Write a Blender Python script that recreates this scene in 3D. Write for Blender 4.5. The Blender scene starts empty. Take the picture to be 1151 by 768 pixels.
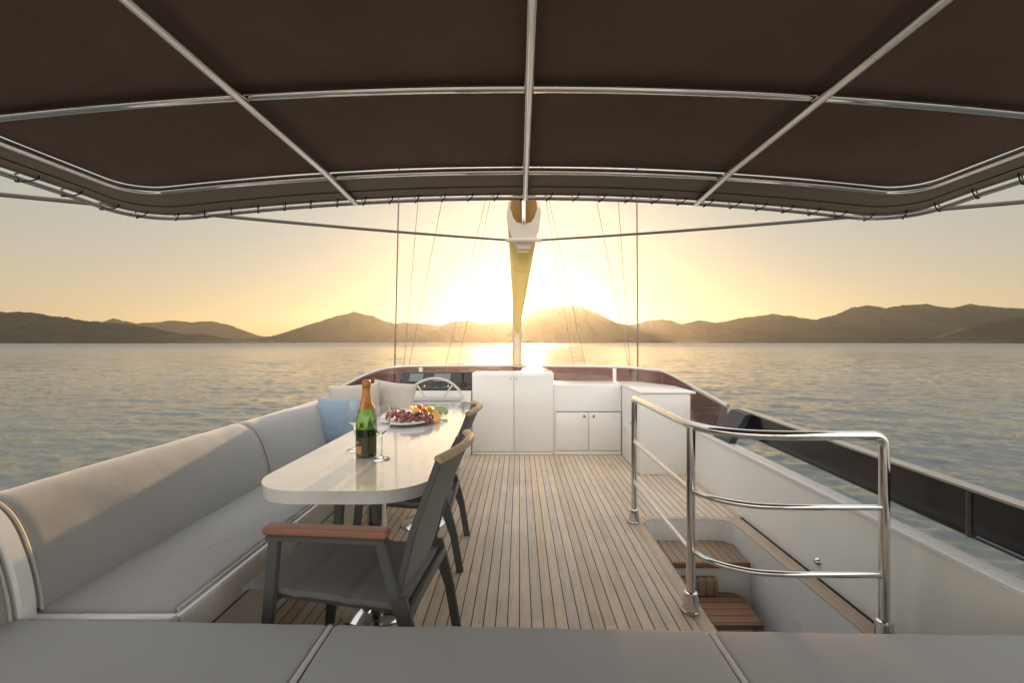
import bpy, bmesh, math, random
import numpy as np
from mathutils import Vector, Matrix, noise as mnoise

R = math.radians
rnd = random.Random(7)
scene = bpy.context.scene
col = scene.collection
W0 = -3.6            # water level; the teak deck is z = 0, bow is +Y

# ------------------------------------------------------------------ materials
MATS = {}

def new_mat(name):
    m = bpy.data.materials.new(name)
    m.use_nodes = True
    nt = m.node_tree
    nt.nodes.clear()
    out = nt.nodes.new('ShaderNodeOutputMaterial')
    MATS[name] = m
    return m, nt, out

def N(nt, kind, **kw):
    n = nt.nodes.new(kind)
    for k, v in kw.items():
        if k in n.inputs.keys():
            n.inputs[k].default_value = v
        else:
            setattr(n, k, v)
    return n

def ramp(nt, stops):
    r = nt.nodes.new('ShaderNodeValToRGB')
    el = r.color_ramp.elements
    while len(el) < len(stops):
        el.new(0.5)
    for e, (p, c) in zip(el, stops):
        e.position = p
        e.color = (*c, 1) if len(c) == 3 else c
    return r

def principled(nt, out, **kw):
    b = nt.nodes.new('ShaderNodeBsdfPrincipled')
    for k, v in kw.items():
        b.inputs[k].default_value = v
    nt.links.new(b.outputs[0], out.inputs[0])
    return b

def simple(name, c, rough=0.5, metal=0.0, var=0.08, scale=6.0, bump=0.0, bscale=80.0, coat=0.0, spec=0.5, rvar=0.08):
    """principled surface with soft mottling of colour and roughness, optional bump"""
    m, nt, out = new_mat(name)
    b = principled(nt, out, Roughness=rough, Metallic=metal)
    b.inputs['Coat Weight'].default_value = coat
    b.inputs['Specular IOR Level'].default_value = spec
    tc = N(nt, 'ShaderNodeTexCoord')
    nz = N(nt, 'ShaderNodeTexNoise', Scale=scale, Detail=5.0)
    nt.links.new(tc.outputs['Object'], nz.inputs['Vector'])
    lo = tuple(x * (1 - var) for x in c)
    hi = tuple(min(1, x * (1 + var)) for x in c)
    r = ramp(nt, [(0.3, lo), (0.7, hi)])
    nt.links.new(nz.outputs['Fac'], r.inputs[0])
    nt.links.new(r.outputs[0], b.inputs['Base Color'])
    mr = N(nt, 'ShaderNodeMapRange')
    mr.inputs['To Min'].default_value = max(0.02, rough - rvar)
    mr.inputs['To Max'].default_value = min(1, rough + rvar)
    nt.links.new(nz.outputs['Fac'], mr.inputs['Value'])
    nt.links.new(mr.outputs[0], b.inputs['Roughness'])
    if bump:
        n2 = N(nt, 'ShaderNodeTexNoise', Scale=bscale, Detail=3.0)
        nt.links.new(tc.outputs['Object'], n2.inputs['Vector'])
        bp = N(nt, 'ShaderNodeBump', Strength=bump, Distance=0.004)
        nt.links.new(n2.outputs['Fac'], bp.inputs['Height'])
        nt.links.new(bp.outputs[0], b.inputs['Normal'])
    return m

def fabric(name, c, weave=900.0, var=0.03, wrinkle=0.10, sheen=0.2, rough=0.85):
    m, nt, out = new_mat(name)
    b = principled(nt, out, Roughness=rough)
    b.inputs['Sheen Weight'].default_value = sheen
    b.inputs['Specular IOR Level'].default_value = 0.25
    tc = N(nt, 'ShaderNodeTexCoord')
    nz = N(nt, 'ShaderNodeTexNoise', Scale=3.0, Detail=6.0, Roughness=0.6)
    nt.links.new(tc.outputs['Object'], nz.inputs['Vector'])
    r = ramp(nt, [(0.3, tuple(x * (1 - var) for x in c)), (0.7, tuple(x * (1 + var) for x in c))])
    nt.links.new(nz.outputs['Fac'], r.inputs[0])
    nt.links.new(r.outputs[0], b.inputs['Base Color'])
    n2 = N(nt, 'ShaderNodeTexNoise', Scale=weave, Detail=2.0)
    nt.links.new(tc.outputs['Object'], n2.inputs['Vector'])
    n3 = N(nt, 'ShaderNodeTexNoise', Scale=7.0, Detail=4.0, Distortion=0.8)
    nt.links.new(tc.outputs['Object'], n3.inputs['Vector'])
    b1 = N(nt, 'ShaderNodeBump', Strength=0.25, Distance=0.001)
    nt.links.new(n2.outputs['Fac'], b1.inputs['Height'])
    b2 = N(nt, 'ShaderNodeBump', Strength=wrinkle, Distance=0.02)
    nt.links.new(n3.outputs['Fac'], b2.inputs['Height'])
    nt.links.new(b1.outputs[0], b2.inputs['Normal'])
    nt.links.new(b2.outputs[0], b.inputs['Normal'])
    return m

def teak(name, width=0.06, base=(0.36, 0.27, 0.19), axis='X', caulk=True, rough=0.6, contrast=1.0, lo=None):
    """planks run along the other axis; caulk lines between them"""
    m, nt, out = new_mat(name)
    b = principled(nt, out, Roughness=rough)
    b.inputs['Specular IOR Level'].default_value = 0.3
    tc = N(nt, 'ShaderNodeTexCoord')
    sep = N(nt, 'ShaderNodeSeparateXYZ')
    nt.links.new(tc.outputs['Object'], sep.inputs[0])
    ax, ay = ('X', 'Y') if axis == 'X' else ('Y', 'X')
    div = N(nt, 'ShaderNodeMath', operation='DIVIDE'); div.inputs[1].default_value = width
    nt.links.new(sep.outputs[ax], div.inputs[0])
    fl = N(nt, 'ShaderNodeMath', operation='FLOOR'); nt.links.new(div.outputs[0], fl.inputs[0])
    fr = N(nt, 'ShaderNodeMath', operation='FRACT'); nt.links.new(div.outputs[0], fr.inputs[0])
    # butt joints: each plank broken along its length with a random shift
    wn0 = N(nt, 'ShaderNodeTexWhiteNoise', noise_dimensions='1D')
    nt.links.new(fl.outputs[0], wn0.inputs['W'])
    lm = N(nt, 'ShaderNodeMath', operation='MULTIPLY_ADD'); lm.inputs[1].default_value = 0.42
    sh = N(nt, 'ShaderNodeMath', operation='MULTIPLY'); sh.inputs[1].default_value = 7.0
    nt.links.new(wn0.outputs['Value'], sh.inputs[0])
    nt.links.new(sep.outputs[ay], lm.inputs[0]); nt.links.new(sh.outputs[0], lm.inputs[2])
    lf = N(nt, 'ShaderNodeMath', operation='FLOOR'); nt.links.new(lm.outputs[0], lf.inputs[0])
    cid = N(nt, 'ShaderNodeCombineXYZ')
    nt.links.new(fl.outputs[0], cid.inputs[0]); nt.links.new(lf.outputs[0], cid.inputs[1])
    wn = N(nt, 'ShaderNodeTexWhiteNoise', noise_dimensions='3D')
    nt.links.new(cid.outputs[0], wn.inputs['Vector'])
    # grain, stretched along the plank
    mp = N(nt, 'ShaderNodeMapping')
    mp.inputs['Scale'].default_value = (90, 3.5, 20) if axis == 'X' else (3.5, 90, 20)
    nt.links.new(tc.outputs['Object'], mp.inputs['Vector'])
    off = N(nt, 'ShaderNodeVectorMath', operation='ADD')
    nt.links.new(mp.outputs[0], off.inputs[0])
    sc3 = N(nt, 'ShaderNodeVectorMath', operation='SCALE'); sc3.inputs['Scale'].default_value = 37.0
    nt.links.new(wn.outputs['Color'], sc3.inputs[0]); nt.links.new(sc3.outputs[0], off.inputs[1])
    gr = N(nt, 'ShaderNodeTexNoise', Scale=1.0, Detail=6.0, Roughness=0.65, Distortion=0.6)
    nt.links.new(off.outputs[0], gr.inputs['Vector'])
    c = base
    d = lo or tuple(x * 0.72 for x in c)
    r = ramp(nt, [(0.25, d), (0.5, c), (0.8, tuple(min(1, x * 1.18) for x in c))])
    nt.links.new(gr.outputs['Fac'], r.inputs[0])
    # plank-to-plank tone and big soft weathering blotches
    hs = N(nt, 'ShaderNodeHueSaturation')
    mv = N(nt, 'ShaderNodeMapRange'); mv.inputs['To Min'].default_value = 1 - 0.17 * contrast; mv.inputs['To Max'].default_value = 1 + 0.15 * contrast
    nt.links.new(wn.outputs['Value'], mv.inputs['Value']); nt.links.new(mv.outputs[0], hs.inputs['Value'])
    ms = N(nt, 'ShaderNodeMapRange'); ms.inputs['To Min'].default_value = 0.8; ms.inputs['To Max'].default_value = 1.12
    nt.links.new(wn0.outputs['Value'], ms.inputs['Value']); nt.links.new(ms.outputs[0], hs.inputs['Saturation'])
    nt.links.new(r.outputs[0], hs.inputs['Color'])
    bl = N(nt, 'ShaderNodeTexNoise', Scale=1.8, Detail=6.0, Roughness=0.65)
    nt.links.new(tc.outputs['Object'], bl.inputs['Vector'])
    mb = N(nt, 'ShaderNodeMapRange'); mb.inputs['From Min'].default_value = 0.3; mb.inputs['From Max'].default_value = 0.7
    mb.inputs['To Min'].default_value = 0.88; mb.inputs['To Max'].default_value = 1.08
    nt.links.new(bl.outputs['Fac'], mb.inputs['Value'])
    hs2 = N(nt, 'ShaderNodeHueSaturation'); nt.links.new(hs.outputs[0], hs2.inputs['Color']); nt.links.new(mb.outputs[0], hs2.inputs['Value'])
    last = hs2.outputs[0]
    bp = N(nt, 'ShaderNodeBump', Strength=0.3, Distance=0.002)
    nt.links.new(gr.outputs['Fac'], bp.inputs['Height'])
    nt.links.new(bp.outputs[0], b.inputs['Normal'])
    if caulk:
        a = N(nt, 'ShaderNodeMath', operation='SUBTRACT'); a.inputs[1].default_value = 0.5
        nt.links.new(fr.outputs[0], a.inputs[0])
        ab = N(nt, 'ShaderNodeMath', operation='ABSOLUTE'); nt.links.new(a.outputs[0], ab.inputs[0])
        mr = N(nt, 'ShaderNodeMapRange'); mr.inputs['From Min'].default_value = 0.445; mr.inputs['From Max'].default_value = 0.462
        nt.links.new(ab.outputs[0], mr.inputs['Value'])
        mx = N(nt, 'ShaderNodeMix', data_type='RGBA')
        nt.links.new(mr.outputs[0], mx.inputs['Factor'])
        nt.links.new(last, mx.inputs['A'])
        mx.inputs['B'].default_value = (0.03, 0.026, 0.022, 1)
        last = mx.outputs['Result']
    nt.links.new(last, b.inputs['Base Color'])
    return m

def chrome(name, c=(0.70, 0.69, 0.67), rough=0.07):
    m, nt, out = new_mat(name)
    b = principled(nt, out, Metallic=1.0)
    b.inputs['Base Color'].default_value = (*c, 1)
    tc = N(nt, 'ShaderNodeTexCoord')
    nz = N(nt, 'ShaderNodeTexNoise', Scale=14.0, Detail=5.0)
    nt.links.new(tc.outputs['Object'], nz.inputs['Vector'])
    mr = N(nt, 'ShaderNodeMapRange'); mr.inputs['To Min'].default_value = rough * 0.5; mr.inputs['To Max'].default_value = rough * 1.8
    nt.links.new(nz.outputs['Fac'], mr.inputs['Value']); nt.links.new(mr.outputs[0], b.inputs['Roughness'])
    return m

def clear_glass(name, tint=(0.98, 0.99, 0.98), ior=1.45, rough=0.0):
    m, nt, out = new_mat(name)
    b = principled(nt, out, Roughness=rough, IOR=ior)
    b.inputs['Base Color'].default_value = (*tint, 1)
    b.inputs['Transmission Weight'].default_value = 1.0
    return m

def tinted_sheet(name, tint, rough=0.02, refl=0.12):
    """tinted acrylic: coloured see-through sheet with a mirror-like coat"""
    m, nt, out = new_mat(name)
    tr = N(nt, 'ShaderNodeBsdfTransparent'); tr.inputs[0].default_value = (*tint, 1)
    gl = N(nt, 'ShaderNodeBsdfGlossy', Roughness=rough); gl.inputs[0].default_value = (1, 1, 1, 1)
    lf = N(nt, 'ShaderNodeLayerWeight'); lf.inputs['Blend'].default_value = 0.5
    lp = N(nt, 'ShaderNodeMath', operation='POWER'); lp.inputs[1].default_value = 4.0
    nt.links.new(lf.outputs['Facing'], lp.inputs[0])
    lw = N(nt, 'ShaderNodeMath', operation='MULTIPLY_ADD'); lw.inputs[1].default_value = 0.6; lw.inputs[2].default_value = 0.04
    nt.links.new(lp.outputs[0], lw.inputs[0])
    df = N(nt, 'ShaderNodeBsdfDiffuse'); df.inputs[0].default_value = (0.19, 0.12, 0.13, 1)
    mx0 = N(nt, 'ShaderNodeMixShader'); mx0.inputs[0].default_value = refl
    nt.links.new(tr.outputs[0], mx0.inputs[1]); nt.links.new(df.outputs[0], mx0.inputs[2])
    mx = N(nt, 'ShaderNodeMixShader')
    nt.links.new(lw.outputs[0], mx.inputs[0]); nt.links.new(mx0.outputs[0], mx.inputs[1]); nt.links.new(gl.outputs[0], mx.inputs[2])
    nt.links.new(mx.outputs[0], out.inputs[0])
    return m

def canvas(name, c, trans=(0.8, 0.7, 0.5), fac=0.45):
    """sail cloth that lets some light through"""
    m, nt, out = new_mat(name)
    d = N(nt, 'ShaderNodeBsdfDiffuse'); d.inputs[0].default_value = (*c, 1)
    t = N(nt, 'ShaderNodeBsdfTranslucent'); t.inputs[0].default_value = (*trans, 1)
    mx = N(nt, 'ShaderNodeMixShader'); mx.inputs[0].default_value = fac
    nt.links.new(d.outputs[0], mx.inputs[1]); nt.links.new(t.outputs[0], mx.inputs[2])
    tc = N(nt, 'ShaderNodeTexCoord')
    nz = N(nt, 'ShaderNodeTexNoise', Scale=5.0, Detail=4.0)
    nt.links.new(tc.outputs['Object'], nz.inputs['Vector'])
    bp = N(nt, 'ShaderNodeBump', Strength=0.4, Distance=0.03)
    nt.links.new(nz.outputs['Fac'], bp.inputs['Height'])
    nt.links.new(bp.outputs[0], d.inputs['Normal'])
    nt.links.new(mx.outputs[0], out.inputs[0])
    return m

M_deck = teak('teak_deck', 0.06, (0.64, 0.505, 0.38), contrast=0.6)
M_board = teak('teak_margin_board', 0.30, (0.50, 0.385, 0.29), caulk=False)
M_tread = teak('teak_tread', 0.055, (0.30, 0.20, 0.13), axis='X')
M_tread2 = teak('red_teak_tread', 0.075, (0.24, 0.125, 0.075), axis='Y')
M_armwood = teak('oiled_teak_arm', 0.5, (0.30, 0.125, 0.06), axis='Y', caulk=False, rough=0.5)
M_headwood = teak('sunlit_teak_cap', 0.5, (0.50, 0.34, 0.18), axis='Y', caulk=False, rough=0.4)  # sunlight's pale yellow is painted into this teak
M_white = simple('white_gelcoat', (0.80, 0.80, 0.79), rough=0.28, var=0.004, scale=3, coat=0.25, rvar=0.02)
M_white2 = simple('cream_gelcoat', (0.74, 0.73, 0.69), rough=0.35, var=0.008, scale=3, coat=0.15, rvar=0.03)
M_hull = simple('white_hull', (0.78, 0.78, 0.77), rough=0.25, var=0.02)
M_cush = fabric('grey_cushion_fabric', (0.37, 0.372, 0.37))
M_cush2 = fabric('dark_grey_cushion_fabric', (0.355, 0.362, 0.36), wrinkle=0.1)
M_pipe = fabric('pale_piping', (0.55, 0.54, 0.52), wrinkle=0.0)
M_blue = fabric('blue_pillow_fabric', (0.25, 0.33, 0.43), wrinkle=0.4)
M_beige = fabric('beige_pillow_fabric', (0.48, 0.45, 0.40), wrinkle=0.4)
M_canopy = fabric('brown_canopy_fabric', (0.132, 0.089, 0.069), weave=400.0, wrinkle=0.14, var=0.10, sheen=0.05, rough=0.95)
M_apron = fabric('grey_brown_apron_fabric', (0.21, 0.175, 0.14), weave=400.0, wrinkle=0.1, sheen=0.05)
M_chrome = chrome('polished_steel')
M_tube = chrome('dull_steel', (0.24, 0.23, 0.22), 0.25)
M_wire = simple('galvanised_wire', (0.20, 0.19, 0.175), rough=0.4, metal=0.8)
M_rope = simple('grey_rope', (0.13, 0.12, 0.105), rough=0.9, bump=0.6, bscale=200)
M_cord = simple('black_cord', (0.012, 0.011, 0.010), rough=0.8)
M_alu = simple('anthracite_powder_coat', (0.095, 0.097, 0.095), rough=0.42, var=0.06, bump=0.15, bscale=900)
M_sling = fabric('charcoal_sling_fabric', (0.20, 0.195, 0.185), weave=700, wrinkle=0.08, sheen=0.0, rough=0.9)
M_plex = tinted_sheet('purple_tinted_acrylic', (0.26, 0.205, 0.24), refl=0.30)
M_plex2 = tinted_sheet('dark_purple_acrylic', (0.20, 0.13, 0.15), refl=0.22)
M_dark = simple('dark_glossy_panel', (0.008, 0.009, 0.013), rough=0.12, spec=0.4, coat=0.0, var=0.2, scale=4)
M_bluebox = simple('dark_blue_bracket', (0.03, 0.04, 0.062), rough=0.4)
M_capgrey = simple('satin_grey_cap', (0.33, 0.32, 0.29), rough=0.35, metal=0.3)
M_dash = simple('black_dashboard', (0.03, 0.028, 0.026), rough=0.35, bump=0.2, bscale=500)
M_screen = simple('dark_display_glass', (0.10, 0.13, 0.11), rough=0.06, coat=1.0)
M_wheel = simple('white_wheel_leather', (0.60, 0.56, 0.49), rough=0.35)
M_boom = canvas('boom_canvas', (0.78, 0.68, 0.48), (1.0, 0.88, 0.50), 0.75)
M_boomw = canvas('boom_end_white', (0.78, 0.74, 0.68), (0.9, 0.75, 0.55), 0.35)
M_sail = canvas('tan_sail_cloth', (0.42, 0.28, 0.11), (0.7, 0.4, 0.12), 0.35)
M_mast = simple('cream_mast_paint', (0.72, 0.62, 0.44), rough=0.3)
M_foil = simple('orange_foil', (0.60, 0.27, 0.085), rough=0.38, metal=0.45, var=0.2, scale=60, bump=0.3, bscale=120)
M_bottle = clear_glass('green_bottle_glass', (0.22, 0.46, 0.06), 1.5)
M_wine = simple('dark_wine_inside', (0.035, 0.045, 0.008), rough=0.3, var=0.2)
M_label = simple('salmon_label', (0.58, 0.25, 0.14), rough=0.55)
M_label2 = simple('brown_label', (0.045, 0.042, 0.018), rough=0.3)
M_glass = clear_glass('wine_glass')
M_plate = simple('white_porcelain', (0.80, 0.80, 0.80), rough=0.12, coat=0.3, var=0.01)
M_stem = simple('green_stem', (0.14, 0.14, 0.05), rough=0.7)

def grape_mat(name, c):
    m, nt, out = new_mat(name)
    b = principled(nt, out, Roughness=0.28)
    b.inputs['Base Color'].default_value = (*c, 1)
    b.inputs['Subsurface Weight'].default_value = 0.25
    b.inputs['Subsurface Radius'].default_value = (0.02, 0.006, 0.004)
    tc = N(nt, 'ShaderNodeTexCoord'); nz = N(nt, 'ShaderNodeTexNoise', Scale=40.0, Detail=4.0)
    nt.links.new(tc.outputs['Object'], nz.inputs['Vector'])
    r = ramp(nt, [(0.35, c), (0.75, tuple(x * 0.6 + 0.13 for x in c))])
    nt.links.new(nz.outputs['Fac'], r.inputs[0]); nt.links.new(r.outputs[0], b.inputs['Base Color'])
    return m
M_grapeA = grape_mat('red_grape', (0.38, 0.030, 0.035))
M_grapeB = grape_mat('purple_grape', (0.24, 0.045, 0.05))
M_orange = simple('orange_flesh', (0.80, 0.36, 0.03), rough=0.35, var=0.2, scale=60)
M_melon = simple('yellow_melon_flesh', (0.82, 0.62, 0.10), rough=0.4, var=0.1, scale=40)
M_kiwi = simple('green_rind', (0.20, 0.26, 0.09), rough=0.4, var=0.3, scale=60)
M_straw = simple('red_berry', (0.55, 0.05, 0.03), rough=0.35, var=0.2, scale=90)

# ------------------------------------------------------------------ mesh helpers
def link_mesh(name, bm, mat, parent=None, smooth=True, angle=35):
    bmesh.ops.recalc_face_normals(bm, faces=bm.faces[:])
    me = bpy.data.meshes.new(name)
    bm.to_mesh(me); bm.free()
    if smooth:
        me.polygons.foreach_set('use_smooth', [True] * len(me.polygons))
        me.set_sharp_from_angle(angle=R(angle))
    if mat:
        me.materials.append(mat)
    o = bpy.data.objects.new(name, me)
    col.objects.link(o)
    if parent:
        o.parent = parent
    return o

def part(name, bm, mat, thing, **kw):
    """bm is in world coordinates; re-expressed in the frame of the thing's Empty"""
    p = thing
    mw = Matrix.Identity(4)
    while p is not None:
        mw = p.matrix_basis @ mw
        p = p.parent
    bm.transform(mw.inverted())
    return link_mesh(name, bm, mat, thing, **kw)

def thing(name, label, cat, loc=(0, 0, 0), rz=0.0, group=None):
    o = bpy.data.objects.new(name, None)
    o.empty_display_size = 0.2
    o.location = loc
    o.rotation_euler = (0, 0, rz)
    col.objects.link(o)
    o['label'] = label; o['category'] = cat
    if group:
        o['group'] = group
    bpy.context.view_layer.update()
    return o

def tag(o, label, cat, group=None):
    o['label'] = label; o['category'] = cat
    if group:
        o['group'] = group
    return o

def structure(o, stuff=False, label=None, cat=None):
    o['kind'] = 'stuff' if stuff else 'structure'
    if label: o['label'] = label
    if cat: o['category'] = cat
    return o

def box(bm, x0, x1, y0, y1, z0, z1, bev=0.0, seg=2):
    r = bmesh.ops.create_cube(bm, size=1.0)
    vs = r['verts']
    for v in vs:
        v.co = Vector(((x0 + x1) / 2 + v.co.x * (x1 - x0), (y0 + y1) / 2 + v.co.y * (y1 - y0), (z0 + z1) / 2 + v.co.z * (z1 - z0)))
    if bev > 0:
        es = list({e for v in vs for e in v.link_edges})
        bmesh.ops.bevel(bm, geom=es, offset=bev, segments=seg, affect='EDGES', profile=0.5)
    return bm

def B(*a, **k):
    return box(bmesh.new(), *a, **k)

def smooth_path(pts, n=8, closed=False):
    """Catmull-Rom through pts"""
    P = [Vector(p) for p in pts]
    out = []
    L = len(P)
    rng = range(L if closed else L - 1)
    for i in rng:
        if closed:
            p0, p1, p2, p3 = P[(i - 1) % L], P[i], P[(i + 1) % L], P[(i + 2) % L]
        else:
            p0 = P[i - 1] if i > 0 else P[0] * 2 - P[1]
            p1, p2 = P[i], P[i + 1]
            p3 = P[i + 2] if i + 2 < L else P[-1] * 2 - P[-2]
        for k in range(n):
            t = k / n
            out.append(0.5 * ((2 * p1) + (-p0 + p2) * t + (2 * p0 - 5 * p1 + 4 * p2 - p3) * t * t + (-p0 + 3 * p1 - 3 * p2 + p3) * t ** 3))
    if not closed:
        out.append(P[-1])
    return out

def fillet(pts, rad, n=8):
    """polyline with rounded inner corners"""
    P = [Vector(p) for p in pts]
    out = [P[0]]
    for i in range(1, len(P) - 1):
        a, b, c = P[i - 1], P[i], P[i + 1]
        d1 = (a - b).normalized(); d2 = (c - b).normalized()
        rr = min(rad, (a - b).length * 0.49, (c - b).length * 0.49)
        s, e = b + d1 * rr, b + d2 * rr
        for k in range(n + 1):
            t = k / n
            out.append(s * (1 - t) ** 2 + b * 2 * t * (1 - t) + e * t * t)
    out.append(P[-1])
    return out

def tube(bm, pts, r, seg=12, closed=False, cap=True, flat=None):
    """swept circle (flat=(a,b) for an ellipse: a sideways, b along up)"""
    P = [Vector(p) for p in pts]
    L = len(P)
    rings = []
    up = None
    for i in range(L):
        if closed:
            t = (P[(i + 1) % L] - P[i - 1]).normalized()
        else:
            t = (P[min(i + 1, L - 1)] - P[max(i - 1, 0)]).normalized()
        if up is None:
            up = Vector((0, 0, 1)) if abs(t.z) < 0.9 else Vector((0, 1, 0))
        u = (up - t * up.dot(t))
        if u.length < 1e-6:
            u = t.orthogonal()
        u.normalize()
        up = u
        s = t.cross(u)
        rr = r[i] if isinstance(r, (list, tuple)) else r
        ra, rb = (rr, rr) if flat is None else flat
        rings.append([bm.verts.new(P[i] + s * math.cos(2 * math.pi * k / seg) * ra + u * math.sin(2 * math.pi * k / seg) * rb) for k in range(seg)])
    for i in range(L if closed else L - 1):
        a, b = rings[i], rings[(i + 1) % L]
        for k in range(seg):
            bm.faces.new((a[k], a[(k + 1) % seg], b[(k + 1) % seg], b[k]))
    if cap and not closed:
        bm.faces.new(rings[0]); bm.faces.new(rings[-1])
    return bm

def T(pts, r, **k):
    return tube(bmesh.new(), pts, r, **k)

def lathe(bm, prof, center, seg=32, closed=False):
    """prof: list of (radius, z)"""
    cx, cy, cz = center
    rings = []
    for (r, z) in prof:
        if r < 1e-5:
            rings.append([bm.verts.new((cx, cy, cz + z))])
        else:
            rings.append([bm.verts.new((cx + r * math.cos(2 * math.pi * k / seg), cy + r * math.sin(2 * math.pi * k / seg), cz + z)) for k in range(seg)])
    pairs = list(zip(rings, rings[1:])) + ([(rings[-1], rings[0])] if closed else [])
    for a, b in pairs:
        for k in range(seg):
            k2 = (k + 1) % seg
            if len(a) == 1 and len(b) == 1:
                continue
            if len(a) == 1:
                bm.faces.new((a[0], b[k], b[k2]))
            elif len(b) == 1:
                bm.faces.new((a[k], a[k2], b[0]))
            else:
                bm.faces.new((a[k], a[k2], b[k2], b[k]))
    return bm

def prism(bm, poly, z0, z1, bev=0.0, seg=3):
    """vertical prism over a plan polygon"""
    a = [bm.verts.new((x, y, z0)) for x, y in poly]
    b = [bm.verts.new((x, y, z1)) for x, y in poly]
    n = len(poly)
    fs = [bm.faces.new(a[::-1]), bm.faces.new(b)]
    for i in range(n):
        fs.append(bm.faces.new((a[i], a[(i + 1) % n], b[(i + 1) % n], b[i])))
    if bev:
        es = [e for e in bm.edges if e.verts[0] in b and e.verts[1] in b or e.verts[0] in a and e.verts[1] in a]
        bmesh.ops.bevel(bm, geom=es, offset=bev, segments=seg, affect='EDGES', profile=0.5)
    return bm

def prism_y(bm, poly, y0, y1, bev=0.0):
    """prism along Y over an (x,z) polygon"""
    a = [bm.verts.new((x, y0, z)) for x, z in poly]
    b = [bm.verts.new((x, y1, z)) for x, z in poly]
    n = len(poly)
    bm.faces.new(a); bm.faces.new(b[::-1])
    for i in range(n):
        bm.faces.new((a[i], b[i], b[(i + 1) % n], a[(i + 1) % n]))
    if bev:
        bmesh.ops.bevel(bm, geom=bm.edges[:], offset=bev, segments=2, affect='EDGES', profile=0.5)
    return bm

def prism_x(bm, poly, x0, x1):
    a = [bm.verts.new((x0, y, z)) for y, z in poly]
    b = [bm.verts.new((x1, y, z)) for y, z in poly]
    n = len(poly)
    bm.faces.new(a); bm.faces.new(b[::-1])
    for i in range(n):
        bm.faces.new((a[i], b[i], b[(i + 1) % n], a[(i + 1) % n]))
    return bm

def nz(p, s, seed=0.0):
    return mnoise.noise(Vector((p[0] * s + seed, p[1] * s - seed * 0.7, p[2] * s + seed * 1.3)))

def cushion(x0, x1, y0, y1, z0, z1, r=0.03, puff=0.012, lump=0.004, step=0.035, seed=0.0, fold=None):
    """upholstered block: rounded edges, crowned top, small lumps"""
    bm = bmesh.new()
    nx = max(4, int((x1 - x0) / step)); ny = max(4, int((y1 - y0) / step)); nzz = max(3, int((z1 - z0) / step))
    def axis(a, b, n):
        # extra lines near the ends so that the rounding is smooth
        base = [a, a + r * .15, a + r * .35, a + r * .65, a + r]
        mid = [a + r + (b - a - 2 * r) * i / n for i in range(1, n)]
        return base + mid + [b - r, b - r * .65, b - r * .35, b - r * .15, b]
    X, Y, Z = axis(x0, x1, nx), axis(y0, y1, ny), axis(z0, z1, nzz)
    cache = {}
    def V(i, j, k):
        key = (i, j, k)
        if key in cache:
            return cache[key]
        p = Vector((X[i], Y[j], Z[k]))
        c = Vector((min(max(p.x, x0 + r), x1 - r), min(max(p.y, y0 + r), y1 - r), min(max(p.z, z0 + r), z1 - r)))
        d = p - c
        if d.length > 1e-9:
            m = max(abs(d.x), abs(d.y), abs(d.z))
            p = c + d.normalized() * m
        u = (p.x - x0) / (x1 - x0) * 2 - 1; v = (p.y - y0) / (y1 - y0) * 2 - 1; w = (p.z - z0) / (z1 - z0)
        p.z += puff * max(0, 1 - u ** 4) * max(0, 1 - v ** 4) * w
        p.z += lump * w * (nz(p, 5, seed) + 0.6 * nz(p, 13, seed + 3))
        p.y += lump * 0.7 * nz(p, 6, seed + 9)
        p.x += lump * 0.7 * nz(p, 6, seed + 19)
        if fold:
            p.z += fold(p) * w
        cache[key] = bm.verts.new(p)
        return cache[key]
    I, J, K = len(X) - 1, len(Y) - 1, len(Z) - 1
    for i in range(I):
        for j in range(J):
            bm.faces.new((V(i, j, 0), V(i, j + 1, 0), V(i + 1, j + 1, 0), V(i + 1, j, 0)))
            bm.faces.new((V(i, j, K), V(i + 1, j, K), V(i + 1, j + 1, K), V(i, j + 1, K)))
    for i in range(I):
        for k in range(K):
            bm.faces.new((V(i, 0, k), V(i + 1, 0, k), V(i + 1, 0, k + 1), V(i, 0, k + 1)))
            bm.faces.new((V(i, J, k), V(i, J, k + 1), V(i + 1, J, k + 1), V(i + 1, J, k)))
    for j in range(J):
        for k in range(K):
            bm.faces.new((V(0, j, k), V(0, j, k + 1), V(0, j + 1, k + 1), V(0, j + 1, k)))
            bm.faces.new((V(I, j, k), V(I, j + 1, k), V(I, j + 1, k + 1), V(I, j, k + 1)))
    return bm

def copy_tree(o, parent=None):
    c = o.copy()
    col.objects.link(c)
    if parent:
        c.parent = parent
    for ch in [x for x in bpy.data.objects if x.parent == o]:
        copy_tree(ch, c)
    return c

# ------------------------------------------------------------------ sky, sun, camera
SUN_EL, SUN_AZ = 6.4, 1.6          # degrees; azimuth from +Y towards +X
GLOW_EL, GLOW_AZ = 4.9, -3.7
def direction(el, az):
    return Vector((math.sin(R(az)) * math.cos(R(el)), math.cos(R(az)) * math.cos(R(el)), math.sin(R(el))))

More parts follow.
